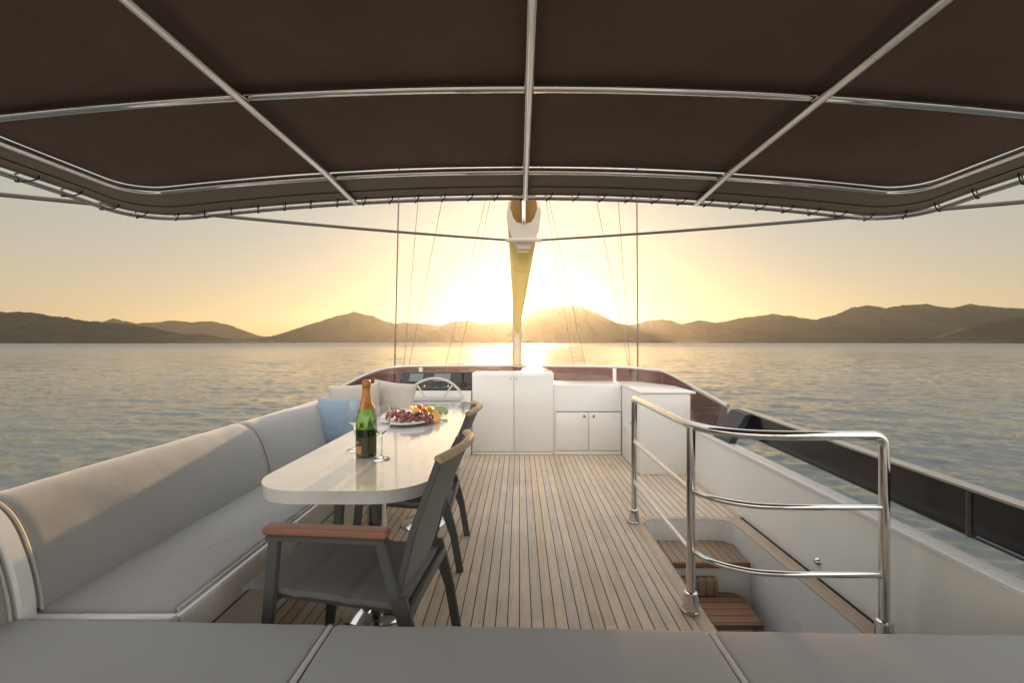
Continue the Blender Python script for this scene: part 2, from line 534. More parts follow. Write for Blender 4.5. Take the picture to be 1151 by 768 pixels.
world = bpy.data.worlds.new("World")
scene.world = world
world.use_nodes = True
wt = world.node_tree
wt.nodes.clear()
wo = N(wt, 'ShaderNodeOutputWorld')
sky = N(wt, 'ShaderNodeTexSky', sky_type='NISHITA')
sky.sun_disc = False
sky.sun_elevation = R(SUN_EL)
sky.sun_rotation = R(SUN_AZ)
sky.air_density = 1.0; sky.dust_density = 1.0; sky.ozone_density = 1.0; sky.altitude = 0
tcw = N(wt, 'ShaderNodeTexCoord')
sepw = N(wt, 'ShaderNodeSeparateXYZ'); wt.links.new(tcw.outputs['Generated'], sepw.inputs[0])
def wdot(d):
    n = N(wt, 'ShaderNodeVectorMath', operation='DOT_PRODUCT')
    n.inputs[1].default_value = d
    wt.links.new(tcw.outputs['Generated'], n.inputs[0])
    return n.outputs['Value']
def wmath(op, a, b=None, clamp=False):
    n = N(wt, 'ShaderNodeMath', operation=op); n.use_clamp = clamp
    for i, v in enumerate((a, b)):
        if v is None: continue
        if isinstance(v, (int, float)): n.inputs[i].default_value = v
        else: wt.links.new(v, n.inputs[i])
    return n.outputs[0]
# evening sky: warm horizon band cooling with height, brightened overhead to light the deck
elev = wmath('ARCSINE', sepw.outputs['Z'])
ez = wmath('DIVIDE', elev, R(90), True)
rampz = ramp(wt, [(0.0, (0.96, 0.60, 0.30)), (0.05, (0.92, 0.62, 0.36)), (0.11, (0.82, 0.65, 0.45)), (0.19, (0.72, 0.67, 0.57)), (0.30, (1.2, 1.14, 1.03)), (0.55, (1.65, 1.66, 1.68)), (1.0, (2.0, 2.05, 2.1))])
wt.links.new(ez, rampz.inputs[0])
# the same band away from the sun: duller
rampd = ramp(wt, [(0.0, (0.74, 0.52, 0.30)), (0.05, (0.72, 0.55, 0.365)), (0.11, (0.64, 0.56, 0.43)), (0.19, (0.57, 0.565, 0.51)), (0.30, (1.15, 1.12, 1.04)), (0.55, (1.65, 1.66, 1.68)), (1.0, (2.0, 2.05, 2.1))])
wt.links.new(ez, rampd.inputs[0])
gdir = direction(GLOW_EL, GLOW_AZ)
ang = wmath('ARCCOSINE', wdot(gdir))
side = wmath('DIVIDE', ang, R(52), True)
mixs = N(wt, 'ShaderNodeMix', data_type='RGBA')
wt.links.new(side, mixs.inputs['Factor']); wt.links.new(rampz.outputs[0], mixs.inputs['A']); wt.links.new(rampd.outputs[0], mixs.inputs['B'])
# unseen sky behind the stern, made brighter than natural to lift deck shadows
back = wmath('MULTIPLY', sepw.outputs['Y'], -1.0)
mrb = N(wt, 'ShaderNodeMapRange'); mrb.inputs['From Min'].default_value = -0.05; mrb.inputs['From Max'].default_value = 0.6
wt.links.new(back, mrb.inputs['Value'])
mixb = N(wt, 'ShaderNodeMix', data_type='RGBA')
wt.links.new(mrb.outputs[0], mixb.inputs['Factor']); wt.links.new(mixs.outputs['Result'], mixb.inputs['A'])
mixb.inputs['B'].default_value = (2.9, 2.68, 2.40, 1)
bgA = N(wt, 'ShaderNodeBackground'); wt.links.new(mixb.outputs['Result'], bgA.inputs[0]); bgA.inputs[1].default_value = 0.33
# aureole round the sun
def lobe(width, color, strength):
    e = wmath('POWER', wmath('DIVIDE', ang, R(width)), 2.0)
    g = wmath('EXPONENT', wmath('MULTIPLY', e, -1.0))
    b = N(wt, 'ShaderNodeBackground'); b.inputs[0].default_value = (*color, 1)
    wt.links.new(wmath('MULTIPLY', g, strength), b.inputs[1])
    return b
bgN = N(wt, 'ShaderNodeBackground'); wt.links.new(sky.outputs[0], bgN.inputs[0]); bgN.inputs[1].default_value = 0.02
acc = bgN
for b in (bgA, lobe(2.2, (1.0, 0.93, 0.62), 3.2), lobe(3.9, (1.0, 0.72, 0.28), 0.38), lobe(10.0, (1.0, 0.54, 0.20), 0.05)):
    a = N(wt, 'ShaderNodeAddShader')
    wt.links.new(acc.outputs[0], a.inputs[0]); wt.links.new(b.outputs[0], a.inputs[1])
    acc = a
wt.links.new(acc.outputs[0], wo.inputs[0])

sl = bpy.data.lights.new('sun', 'SUN')
sl.energy = 5.0; sl.angle = R(0.6); sl.color = (1.0, 0.62, 0.30)
so = bpy.data.objects.new('sun', sl)
so.rotation_euler = (-direction(SUN_EL, SUN_AZ)).to_track_quat('-Z', 'Y').to_euler()
so.location = (20, 60, 40)
col.objects.link(so)

cam = bpy.data.cameras.new('camera')
cam.lens = 16.0; cam.sensor_width = 36.0
cam.shift_x = -8.5 / 1151; cam.shift_y = 1.0 / 1151
cam.clip_start = 0.05; cam.clip_end = 40000
co = bpy.data.objects.new('camera', cam)
co.location = (0, 0, 1.4); co.rotation_euler = (R(90), 0, 0)
col.objects.link(co)
scene.camera = co

vs = scene.view_settings
vs.view_transform = 'Standard'; vs.look = 'None'; vs.gamma = 1.0; vs.use_curve_mapping = False
vs.exposure = 0.95
scene.cycles.use_denoising = True
scene.cycles.max_bounces = 10
scene.cycles.transparent_max_bounces = 16
scene.cycles.caustics_reflective = False
scene.cycles.caustics_refractive = True
scene.cycles.sample_clamp_indirect = 6.0
scene.cycles.volume_bounces = 0

# ------------------------------------------------------------------ sea
def build_sea():
    fr = np.linspace(-62, 62, 760)                                   # fine in front, coarse behind
    bk = np.linspace(62, 298, 80)[1:-1]
    az = np.radians(np.concatenate([fr, bk]))
    rad = np.concatenate([np.geomspace(2.2, 700, 860), np.geomspace(700, 14000, 60)[1:]])
    na, nr = len(az), len(rad)
    A, Rr = np.meshgrid(az, rad, indexing='xy')                      # nr x na
    X = Rr * np.sin(A); Y = Rr * np.cos(A)
    Z = np.zeros_like(X)
    dr = np.gradient(rad)[:, None]
    rs = np.random.RandomState(3)
    main = R(190)                                                    # wave travel direction
    for i in range(64):
        lam = 0.55 * (22 / 0.55) ** ((i + rs.rand()) / 64)
        k = 2 * np.pi / lam
        th = main + rs.randn() * (0.42 if lam > 3 else 0.75)
        amp = 0.0076 * lam ** 0.42 * (0.6 + 0.8 * rs.rand())
        amp *= 0.7 if lam > 7 else 1.3 if lam < 4 else 1.0
        ph = rs.rand() * 6.28
        fade = np.clip(1.6 - 3.2 * dr / lam, 0, 1)
        arg = k * (X * np.sin(th) + Y * np.cos(th)) + ph
        # patches of livelier and calmer water
        env = 0.62 + 0.62 * np.sin(X * 0.043 * (1 + 0.3 * rs.rand()) + rs.rand() * 6) * np.sin(Y * 0.031 + rs.rand() * 6)
        s = np.sin(arg)
        Z += fade * amp * env * (np.exp(1.1 * (s - 1)) * 2.2 - 1.0)
    verts = np.stack([X, Y, Z + W0], -1).reshape(-1, 3)
    idx = np.arange(nr * na).reshape(nr, na)
    nxt = np.roll(idx, -1, axis=1)
    f = np.stack([idx[:-1], nxt[:-1], nxt[1:], idx[1:]], -1).reshape(-1, 4)
    f = f[:, ::-1]
    me = bpy.data.meshes.new('sea')
    me.vertices.add(len(verts)); me.vertices.foreach_set('co', verts.ravel())
    me.loops.add(f.size); me.loops.foreach_set('vertex_index', f.ravel().astype(np.int32))
    me.polygons.add(len(f)); me.polygons.foreach_set('loop_start', np.arange(0, f.size, 4, dtype=np.int32))
    me.update(); me.validate()
    me.polygons.foreach_set('use_smooth', np.ones(len(f), bool))
    m, nt, out = new_mat('sea_water')
    b = principled(nt, out, Roughness=0.06, IOR=1.38)
    b.inputs['Base Color'].default_value = (0.062, 0.076, 0.078, 1)
    tc = N(nt, 'ShaderNodeTexCoord')
    mp = N(nt, 'ShaderNodeMapping'); mp.inputs['Scale'].default_value = (1.0, 1.5, 1); mp.inputs['Rotation'].default_value = (0, 0, R(-18))
    nt.links.new(tc.outputs['Object'], mp.inputs['Vector'])
    n1 = N(nt, 'ShaderNodeTexNoise', Scale=3.4, Detail=5.0, Roughness=0.6, Distortion=0.4)
    nt.links.new(mp.outputs[0], n1.inputs['Vector'])
    n2 = N(nt, 'ShaderNodeTexNoise', Scale=0.22, Detail=5.0, Roughness=0.6, Distortion=0.3)
    nt.links.new(mp.outputs[0], n2.inputs['Vector'])
    b1 = N(nt, 'ShaderNodeBump', Strength=0.3, Distance=0.07); nt.links.new(n1.outputs['Fac'], b1.inputs['Height'])
    # waves too small to be modelled far out become roughness
    ln = N(nt, 'ShaderNodeVectorMath', operation='LENGTH'); nt.links.new(tc.outputs['Object'], ln.inputs[0])
    mr = N(nt, 'ShaderNodeMapRange'); mr.inputs['From Min'].default_value = 60; mr.inputs['From Max'].default_value = 900
    mr.inputs['To Min'].default_value = 0.06; mr.inputs['To Max'].default_value = 0.40
    nt.links.new(ln.outputs['Value'], mr.inputs['Value']); nt.links.new(mr.outputs[0], b.inputs['Roughness'])
    n0 = N(nt, 'ShaderNodeTexNoise', Scale=0.02, Detail=3.0); nt.links.new(tc.outputs['Object'], n0.inputs['Vector'])
    m0 = N(nt, 'ShaderNodeMapRange'); m0.inputs['From Min'].default_value = 0.35; m0.inputs['From Max'].default_value = 0.65
    m0.inputs['To Min'].default_value = 0.15; m0.inputs['To Max'].default_value = 0.5
    nt.links.new(n0.outputs['Fac'], m0.inputs['Value']); nt.links.new(m0.outputs[0], b1.inputs['Strength'])
    b2 = N(nt, 'ShaderNodeBump', Strength=0.22, Distance=0.8); nt.links.new(n2.outputs['Fac'], b2.inputs['Height'])
    nt.links.new(b1.outputs[0], b2.inputs['Normal']); nt.links.new(b2.outputs[0], b.inputs['Normal'])
    me.materials.append(m)
    o = bpy.data.objects.new('sea', me); col.objects.link(o)
    structure(o)
build_sea()

# ------------------------------------------------------------------ hills
def hill_material():
    m, nt, out = new_mat('forested_hillside')
    b = principled(nt, out, Roughness=0.95)
    b.inputs['Specular IOR Level'].default_value = 0.1
    tc = N(nt, 'ShaderNodeTexCoord')
    n1 = N(nt, 'ShaderNodeTexNoise', Scale=0.012, Detail=9.0, Roughness=0.7)
    nt.links.new(tc.outputs['Object'], n1.inputs['Vector'])
    r = ramp(nt, [(0.3, (0.012, 0.014, 0.010)), (0.5, (0.021, 0.022, 0.015)), (0.72, (0.036, 0.034, 0.024))])
    nt.links.new(n1.outputs['Fac'], r.inputs[0]); nt.links.new(r.outputs[0], b.inputs['Base Color'])
    n2 = N(nt, 'ShaderNodeTexNoise', Scale=0.06, Detail=4.0)
    nt.links.new(tc.outputs['Object'], n2.inputs['Vector'])
    bp = N(nt, 'ShaderNodeBump', Strength=0.8, Distance=8.0); nt.links.new(n2.outputs['Fac'], bp.inputs['Height'])
    nt.links.new(bp.outputs[0], b.inputs['Normal'])
    return m
M_hill = hill_material()

def hill(ridge, dist, width, seed):
    """ridge: (bearing slope, height slope) pairs: x/dist and z/dist of the crest"""
    xs = np.array([p[0] for p in ridge]) * dist
    hs = np.array([p[1] for p in ridge]) * dist
    n = int(max(60, min(900, (xs[-1] - xs[0]) / (dist * 0.0013))))
    gx = np.linspace(xs[0], xs[-1], n)
    # smooth interpolation of the crest
    gh = np.interp(gx, xs, hs)
    gh = np.convolve(np.pad(gh, 1, mode='edge'), np.array([.25, .5, .25]), mode='valid')
    tt = np.concatenate([np.linspace(-1, 0, 46), np.linspace(0, 1, 16)[1:]])
    bm = bmesh.new()
    rows = []
    for t in tt:
        row = []
        for x, h in zip(gx, gh):
            y = dist + t * width
            s = (1 - abs(t)) ** 0.85 if t < 0 else (1 - t) ** 1.2
            g = mnoise.multi_fractal(Vector((x / (dist * 0.045) + seed, y / (dist * 0.12), seed)), 1.0, 2.2, 4)
            g2 = mnoise.noise(Vector((x / 26.0, y / 26.0, seed)))
            spur = max(0.0, 1 - abs(t) * 1.0)
            z = h * s + h * 0.10 * (g - 1.0) * (4 * abs(t) * spur) * (1 if t < 0 else 0.3)
            z += ((2.5 + dist * 0.0007) * g2 + (1.6 + dist * 0.00045) * mnoise.noise(Vector((x / 9.0, y / 9.0, seed))) + dist * 0.0022 * mnoise.noise(Vector((x / (dist * 0.022), y / 300.0, seed + 5)))) * min(1, h / 60) * (1 if abs(t) < 0.98 else 0)
            # wavy shoreline
            row.append(bm.verts.new((x, y + width * 0.06 * mnoise.noise(Vector((x / 300.0, t * 2, seed))) * (1 if t < -0.1 else 0), W0 - 1.5 + max(0, z))))
        rows.append(row)
    for a, b in zip(rows, rows[1:]):
        for i in range(len(a) - 1):
            bm.faces.new((a[i], a[i + 1], b[i + 1], b[i]))
    o = link_mesh('hill', bm, M_hill, angle=180)
    structure(o)
    return o

CREST = lambda pts: [((x - 584) / 512, (385 - y) / 512 + 0.0009) for x, y in pts]
hill(CREST([(-420, 372), (-300, 358), (-150, 346), (-60, 349), (0, 350), (26, 349.8), (52, 353.6), (76, 356.8), (104, 360.6), (139, 363), (167, 367), (195, 373.4), (215, 376), (226, 375), (243, 377.6), (264, 381.5), (306, 384), (323, 385.4)]), 2600, 500, 1.3)
hill(CREST([(60, 370), (115, 362), (127, 357.8), (139, 360.6), (156, 363.7), (174, 362), (195, 360.6), (215, 362), (226, 360.6), (243, 362.3), (261, 366.5), (278, 373.4), (292, 377.6), (302, 378), (311, 381), (330, 385)]), 6200, 900, 4.1)
hill(CREST([(305, 385.3), (313, 382), (323, 373.4), (347, 364.8), (365, 359.5), (382, 354.3), (398, 350.8), (402, 351.5), (418, 355), (432, 360.6), (444, 364.7), (456, 362.3), (470, 364), (495, 365.8), (505, 362), (526, 360), (540, 363), (568, 362.3), (588, 359.5), (602, 350.9), (623, 344.6), (644, 343.2), (658, 345.6), (675, 354.3), (694, 363), (707, 365.4), (721, 362), (745, 358.8), (755, 359.5), (764, 364), (790, 372), (830, 383)]), 5200, 900, 7.7)
hill(CREST([(730, 384), (751, 370), (763, 364.8), (786, 359.5), (805, 363), (827, 358.5), (845, 355.4), (869, 352.6), (886, 354.3), (904, 357.8), (918, 359.2), (939, 354.3), (959, 345.6), (973, 343.2), (998, 345.6), (1015, 343.2), (1040, 341.8), (1071, 345.6), (1092, 341.8), (1112, 344), (1151, 346.7), (1300, 350), (1450, 362), (1600, 380)]), 4300, 800, 11.2)
hill(CREST([(752, 385), (772, 381), (803, 375.5), (850, 371), (900, 372), (945, 366), (985, 369), (1030, 375), (1090, 382), (1130, 384.5)]), 3300, 450, 15.9)
hill(CREST([(1030, 385.2), (1053, 382), (1071, 373.5), (1098, 365), (1123, 359.5), (1151, 356), (1250, 350), (1400, 352), (1550, 372)]), 2300, 420, 21.4)

# ------------------------------------------------------------------ air
hz = structure(link_mesh('haze', B(-9500, 9500, -3000, 9000, W0 - 1.2, 520), None, smooth=False), stuff=True, label='thin warm evening haze over the sea and hills', cat='haze')
m, nt, out = new_mat('evening_haze')
pv = N(nt, 'ShaderNodeVolumePrincipled')
pv.inputs['Color'].default_value = (0.92, 0.90, 0.86, 1)
pv.inputs['Density'].default_value = 2.1e-5
pv.inputs['Anisotropy'].default_value = 0.76
nt.links.new(pv.outputs[0], out.inputs['Volume'])
hz.data.materials.append(m)

# ------------------------------------------------------------------ boat shell
# teak deck with a stair opening (x .95-1.66, y 0.9-3.58)
def rounded_rect(x0, x1, y0, y1, r, n=8, corners=(1, 1, 1, 1)):
    pts = []
    for (cx, cy, a0, on) in ((x1 - r, y1 - r, 0, corners[0]), (x0 + r, y1 - r, 90, corners[1]), (x0 + r, y0 + r, 180, corners[2]), (x1 - r, y0 + r, 270, corners[3])):
        if on:
            for k in range(n + 1):
                a = R(a0 + 90 * k / n)
                pts.append((cx + r * math.cos(a), cy + r * math.sin(a)))
        else:
            a = R(a0 + 45)
            pts.append((cx + math.copysign(r, math.cos(a)), cy + math.copysign(r, math.sin(a))))
    return pts

OX0, OX1, OY0, OY1 = 0.955, 1.655, 0.6, 3.585
bm = bmesh.new()
box(bm, -2.15, OX0 - 0.075, -2.0, 6.6, -0.04, 0.0)
box(bm, OX0 - 0.075, 1.79, OY1 + 0.06, 6.6, -0.04, 0.0)
structure(link_mesh('deck', bm, M_deck, smooth=False))
bm = bmesh.new()
box(bm, OX0 - 0.075, OX0, -2.0, OY1 + 0.06, -0.05, 0.003, bev=0.003)
box(bm, OX1, 1.755, -2.0, OY1 + 0.06, -0.05, 0.003, bev=0.003)
box(bm, OX0, OX1, OY1, OY1 + 0.06, -0.05, 0.003, bev=0.003)
# rounded inner corners of the opening
for cx, sx in ((OX0, 1), (OX1, -1)):
    poly = [(cx, OY1)] + [(cx + sx * (0.11 - 0.11 * math.cos(R(a))), OY1 - 0.11 + 0.11 * math.sin(R(a))) for a in range(0, 91, 10)]
    prism(bm, poly, -0.05, 0.0027)
structure(link_mesh('deck_margin', bm, M_board, angle=40))
bm = bmesh.new()
box(bm, 1.757, 1.783, -2.0, OY1 + 0.9, -0.04, -0.004)
structure(link_mesh('deck_gutter', bm, M_cord, smooth=False))

# hull below, seen only from the sides
def build_hull():
    bm = bmesh.new()
    secs = []
    for y, w, zt in ((-6, 2.6, -1.0), (-3, 2.9, -1.05), (2, 3.0, -1.1), (7, 2.9, -1.1), (11, 2.4, -1.05), (14, 1.5, -0.95), (16.2, 0.5, -0.85), (16.9, 0.05, -0.8)):
        secs.append([bm.verts.new((x, y, z)) for x, z in ((-w * 0.72, W0 - 0.8), (-w * 0.92, W0 + 0.1), (-w, zt), (-w + 0.04, zt + 0.02), (-w * 0.96, zt - 0.22), (w * 0.96, zt - 0.22), (w - 0.04, zt + 0.02), (w, zt), (w * 0.92, W0 + 0.1), (w * 0.72, W0 - 0.8))])
    for a, b in zip(secs, secs[1:]):
        for i in range(9):
            bm.faces.new((a[i], a[i + 1], b[i + 1], b[i]))
    bm.faces.new(secs[0])
    structure(link_mesh('hull', bm, M_hull))
    bm = bmesh.new()
    prism(bm, [(-2.15, -5), (2.1, -5), (2.1, 4.5), (1.9, 6.2), (1.2, 7.2), (-1.2, 7.2), (-1.95, 6.2), (-2.15, 4.5)], -1.4, -0.9)
    structure(link_mesh('superstructure', bm, M_hull))
build_hull()
bm = bmesh.new()
prism(bm, [(-2.2, -2), (OX0 - 0.02, -2), (OX0 - 0.02, 6.6), (-1.9, 6.6), (-2.2, 5)], -0.9, -0.05)
structure(link_mesh('deck_underside', bm, M_hull, smooth=False))

# right bulwark: white inner face, rounded cap
t = thing('bulwark', 'long white bulwark with rounded cap along the right side of the deck', 'bulwark', (1.85, 2.0, 0))
prof = [(1.785, -0.9), (1.785, 0.0), (1.80, 0.03), (1.838, 0.455), (1.846, 0.468), (1.922, 0.468), (1.93, 0.43), (1.99, -0.9)]
bm = bmesh.new()
secs = []
ys = [-2 + 0.25 * i for i in range(28)] + [4.95, 5.4, 5.9]
for y in ys:
    k = max(0, y - 4.6)
    secs.append([bm.verts.new((x - 0.03 * k * k, y, z)) for x, z in prof])
for a, b in zip(secs, secs[1:]):
    for i in range(len(prof) - 1):
        bm.faces.new((a[i], a[i + 1], b[i + 1], b[i]))
bm.faces.new(secs[0]); bm.faces.new(secs[-1])
part('shell', bm, M_white2, t, angle=50)
cp = [(1.829, 0.470), (1.828, 0.488), (1.833, 0.494), (1.928, 0.491), (1.934, 0.485), (1.935, 0.467)]
bm = bmesh.new()
secs = [[bm.verts.new((x - 0.03 * max(0, y - 4.6) ** 2, y, z)) for x, z in cp] for y in ys]
for a, b in zip(secs, secs[1:]):
    for i in range(len(cp)):
        bm.faces.new((a[i], a[(i + 1) % len(cp)], b[(i + 1) % len(cp)], b[i]))
bm.faces.new(secs[0]); bm.faces.new(secs[-1])
part('cap', bm, M_white, t, angle=25)
bm = bmesh.new()
lathe(bm, [(0.0, 0.022), (0.012, 0.02), (0.02, 0.012), (0.022, 0.004), (0.026, 0.0)], (0, 0, 0), seg=20)
bm.transform(Matrix.Translation((1.803, 2.75, 0.073)) @ Matrix.Rotation(R(-90), 4, 'Y'))
part('courtesy_light', bm, M_chrome, t)

# left coaming behind the sofa
t = thing('coaming', 'white coaming with a flat cap behind the long left sofa', 'coaming', (-2.15, 2.0, 0))
prof = [(-2.03, -0.9), (-2.03, 0.70), (-2.04, 0.735), (-2.07, 0.748), (-2.19, 0.748), (-2.22, 0.735), (-2.23, 0.70), (-2.33, -0.9)]
bm = bmesh.new()
secs = []
for y in [-2 + 0.3 * i for i in range(24)] + [5.3, 5.6, 5.85]:
    k = max(0, y - 4.3)
    secs.append([bm.verts.new((x + 0.06 * k * k, y, z + (0.02 * k if z > 0.5 else 0))) for x, z in prof])
for a, b in zip(secs, secs[1:]):
    for i in range(len(prof) - 1):
        bm.faces.new((a[i], a[i + 1], b[i + 1], b[i]))
bm.faces.new(secs[0]); bm.faces.new(secs[-1])
part('shell', bm, M_white, t, angle=50)
part('handrail', T(smooth_path([(-2.13, y, 0.772) for y in (-1.5, 0, 1.5, 3.0, 4.0)] + [(-2.12, 4.6, 0.785), (-2.11, 5.15, 0.83)], 6), 0.011, seg=8), M_chrome, t)

# ------------------------------------------------------------------ windscreen
t = thing('windscreen', 'low purple tinted windscreen with steel top rail round the front of the deck', 'windscreen', (0, 6.4, 0))
rail = [(-2.11, 5.15, 0.835), (-2.10, 5.6, 0.895), (-1.98, 6.0, 0.985), (-1.76, 6.28, 1.05), (-1.4, 6.40, 1.063), (-0.7, 6.44, 1.066), (0.0, 6.45, 1.066), (0.7, 6.42, 1.064), (1.32, 6.32, 1.058), (1.66, 6.18, 1.045), (1.87, 5.95, 1.010), (1.945, 5.4, 0.93), (1.965, 5.0, 0.874), (2.0, 4.37, 0.786)]
rp = smooth_path(rail, 10)
part('top_rail', T(rp, 0.021, seg=12), M_chrome, t)
def screen(pts):
    """tinted sheet that hangs below the rail"""
    bm = bmesh.new()
    rows = []
    for p in pts:
        f = min(1, max(0, (p.y - 5.0) / 1.2)); f = f * f * (3 - 2 * f)
        low = 0.497 + 0.12 * f
        rows.append([bm.verts.new((p.x, p.y, p.z - 0.012)), bm.verts.new((p.x * (1 - 0.012 * f) - (0.035 * (1 - f) if p.x > 0 else -0.02 * (1 - f)), p.y - 0.05 * f, low))])
    for a, b in zip(rows, rows[1:]):
        bm.faces.new((a[0], b[0], b[1], a[1]))
    return bm
n = len(rp)
cuts = [0, 28, 62, 88, n - 1]
for a, b in zip(cuts, cuts[1:]):
    part('tinted_panel', screen(rp[a:b + 1]), M_plex if a in (28, 62) else M_plex2, t)
for x, y, zt in ((-1.38, 6.38, 1.05), (1.31, 6.30, 1.045)):
    part('mullion', B(x - 0.025, x + 0.025, y - 0.03, y + 0.0, 0.6, zt, bev=0.004), M_white, t)

# dark wind deflector along the right side, standing off the bulwark on brackets
t = thing('wind_deflector', 'long dark glossy side panel with grey cap on the right bulwark', 'side panel', (2.05, 2.2, 0.5))
def slab(y0, y1, z0a, z1a, z0b, z1b, x0, x1, bev=0.004):
    bm = bmesh.new()
    v = [bm.verts.new(p) for p in ((x0, y0, z0a), (x1, y0, z0a), (x1, y0, z1a), (x0, y0, z1a), (x0, y1, z0b), (x1, y1, z0b), (x1, y1, z1b), (x0, y1, z1b))]
    for f in ((0, 1, 2, 3), (7, 6, 5, 4), (0, 4, 5, 1), (1, 5, 6, 2), (2, 6, 7, 3), (3, 7, 4, 0)):
        bm.faces.new([v[i] for i in f])
    if bev:
        bmesh.ops.bevel(bm, geom=bm.edges[:], offset=bev, segments=2, affect='EDGES')
    return bm
def zz(y):   # top edge height along the panel
    return 0.69 + 0.0205 * (y - 0.5)
for y0, y1 in ((-1.2, 2.055), (2.085, 4.25)):
    part('panel', slab(y0, y1, zz(y0) - 0.2, zz(y0), zz(y1) - 0.19, zz(y1), 2.045, 2.06), M_dark, t)
part('cap', slab(-1.2, 4.27, zz(-1.2) + 0.003, zz(-1.2) + 0.015, zz(4.27) + 0.003, zz(4.27) + 0.015, 2.035, 2.115, 0.003), M_capgrey, t)
part('lower_trim', slab(-1.2, 4.25, zz(-1.2) - 0.212, zz(-1.2) - 0.202, zz(4.25) - 0.205, zz(4.25) - 0.193, 2.043, 2.063, 0.002), M_dash, t)
part('joint_post', B(2.038, 2.068, 2.057, 2.083, zz(2.07) - 0.21, zz(2.07), bev=0.004), M_dash, t)
bm = bmesh.new()
lowq = [(1.865, 4.07, 0.480), (1.865, 4.42, 0.480), (1.925, 4.42, 0.475), (1.925, 4.07, 0.475)]
topq = [(1.985, 3.98, 0.765), (1.985, 4.285, 0.772), (2.043, 4.285, 0.772), (2.043, 3.98, 0.765)]
a = [bm.verts.new(p) for p in lowq]; b2 = [bm.verts.new(p) for p in topq]
bm.faces.new(a); bm.faces.new(b2)
for i in range(4):
    bm.faces.new((a[i], a[(i + 1) % 4], b2[(i + 1) % 4], b2[i]))
bmesh.ops.bevel(bm, geom=bm.edges[:], offset=0.008, segments=2, affect='EDGES')
part('bracket', bm, M_bluebox, t)
for y in (-0.9, 0.2):
    part('bracket', B(1.9, 2.042, y - 0.03, y + 0.03, 0.47, 0.60, bev=0.006), M_bluebox, t)

# ------------------------------------------------------------------ cabinets
def door_bm(x0, x1, y, z0, z1):
    return B(x0, x1, y - 0.018, y, z0, z1, bev=0.003)

CY = 5.65
t = thing('tall_cabinet', 'tall white two door cabinet in the middle of the front wall', 'cabinet', (-0.08, CY + 0.25, 0))
part('body', B(-0.590, 0.425, CY, CY + 0.5, 0.0, 1.018, bev=0.006), M_white, t)
part('plinth', B(-0.583, 0.418, CY - 0.012, CY - 0.002, 0.004, 0.038, bev=0.002), M_white, t)
for x0, x1, lx in ((-0.580, -0.074, -0.10), (-0.066, 0.415, -0.04)):
    d = part('door', door_bm(x0, x1, CY - 0.001, 0.046, 0.995), M_white, t)
    bm = bmesh.new(); lathe(bm, [(0, 0.012), (0.008, 0.012), (0.009, 0)], (0, 0, 0), seg=14)
    bm.transform(Matrix.Translation((lx, CY - 0.0185, 0.955)) @ Matrix.Rotation(R(90), 4, 'X'))
    part('knob', bm, M_chrome, d)

t = thing('low_cabinet', 'low white cabinet with two small doors right of the tall cabinet', 'cabinet', (0.86, CY + 0.3, 0))
part('body', B(0.4265, 1.262, CY + 0.004, 6.28, 0.0, 0.868, bev=0.006), M_white, t)
part('plinth', B(0.428, 1.26, CY - 0.012, CY + 0.002, 0.004, 0.045, bev=0.002), M_white, t)
for x0, x1, lx in ((0.452, 0.853, 0.80), (0.861, 1.255, 0.915)):
    d = part('door', door_bm(x0, x1, CY + 0.003, 0.058, 0.532), M_white, t)
    bm = bmesh.new(); lathe(bm, [(0, 0.018), (0.014, 0.017), (0.016, 0.010), (0.009, 0.006), (0.009, 0)], (0, 0, 0), seg=16)
    bm.transform(Matrix.Translation((lx, CY - 0.0155, 0.485)) @ Matrix.Rotation(R(90), 4, 'X'))
    part('knob', bm, M_chrome, d)
part('shadow_gap', B(0.448, 1.258, CY - 0.004, CY + 0.003, 0.534, 0.540), M_cord, t)

t = thing('side_cabinet', 'white corner cabinet with smooth end panel beside the right bulwark', 'cabinet', (1.55, 5.3, 0))
part('body', prism(bmesh.new(), [(1.267, 4.80), (1.80, 4.80), (1.80, 5.45), (1.56, 5.98), (1.267, 6.1)], 0.0, 0.855, bev=0.006), M_white, t)
part('worktop', prism(bmesh.new(), [(1.262, 4.79), (1.855, 4.79), (1.855, 5.45), (1.58, 6.02), (1.262, 6.13)], 0.857, 0.880, bev=0.005), M_white, t)
bm = bmesh.new()
tube(bm, fillet([(1.267, 4.98, 0.50), (1.235, 4.98, 0.50), (1.235, 5.10, 0.50), (1.267, 5.10, 0.50)], 0.012), 0.006, seg=8)
part('handle', bm, M_chrome, t)

# ------------------------------------------------------------------ helm
t = thing('helm_console', 'black sloping helm console with instrument displays left of the tall cabinet', 'helm console', (-1.1, 5.9, 0))
part('pedestal', B(-1.62, -0.60, 5.62, 6.25, 0.0, 0.80, bev=0.01), M_white, t)
bm = bmesh.new()
prism_x(bm, [(5.64, 0.802), (6.24, 0.802), (6.22, 1.00), (6.02, 1.005), (5.90, 0.86), (5.66, 0.83)], -1.56, -0.604)
bmesh.ops.bevel(bm, geom=bm.edges[:], offset=0.012, segments=2, affect='EDGES')
dash = part('dashboard', bm, M_dash, t)
for x0, x1 in ((-1.44, -1.26), (-1.12, -0.90)):
    bm = B(x0, x1, -0.065, 0.065, 0, 0.012, bev=0.004)
    bm.transform(Matrix.Translation((0, 5.958, 0.932)) @ Matrix.Rotation(R(50), 4, 'X'))
    part('display', bm, M_screen, dash)
for i in range(9):
    bm = bmesh.new(); lathe(bm, [(0, 0.02), (0.008, 0.02), (0.011, 0.004), (0.014, 0)], (-1.50 + i * 0.10, 5.74, 0.842), seg=10)
    part('switch', bm, M_chrome if i % 3 == 0 else M_dash, dash)
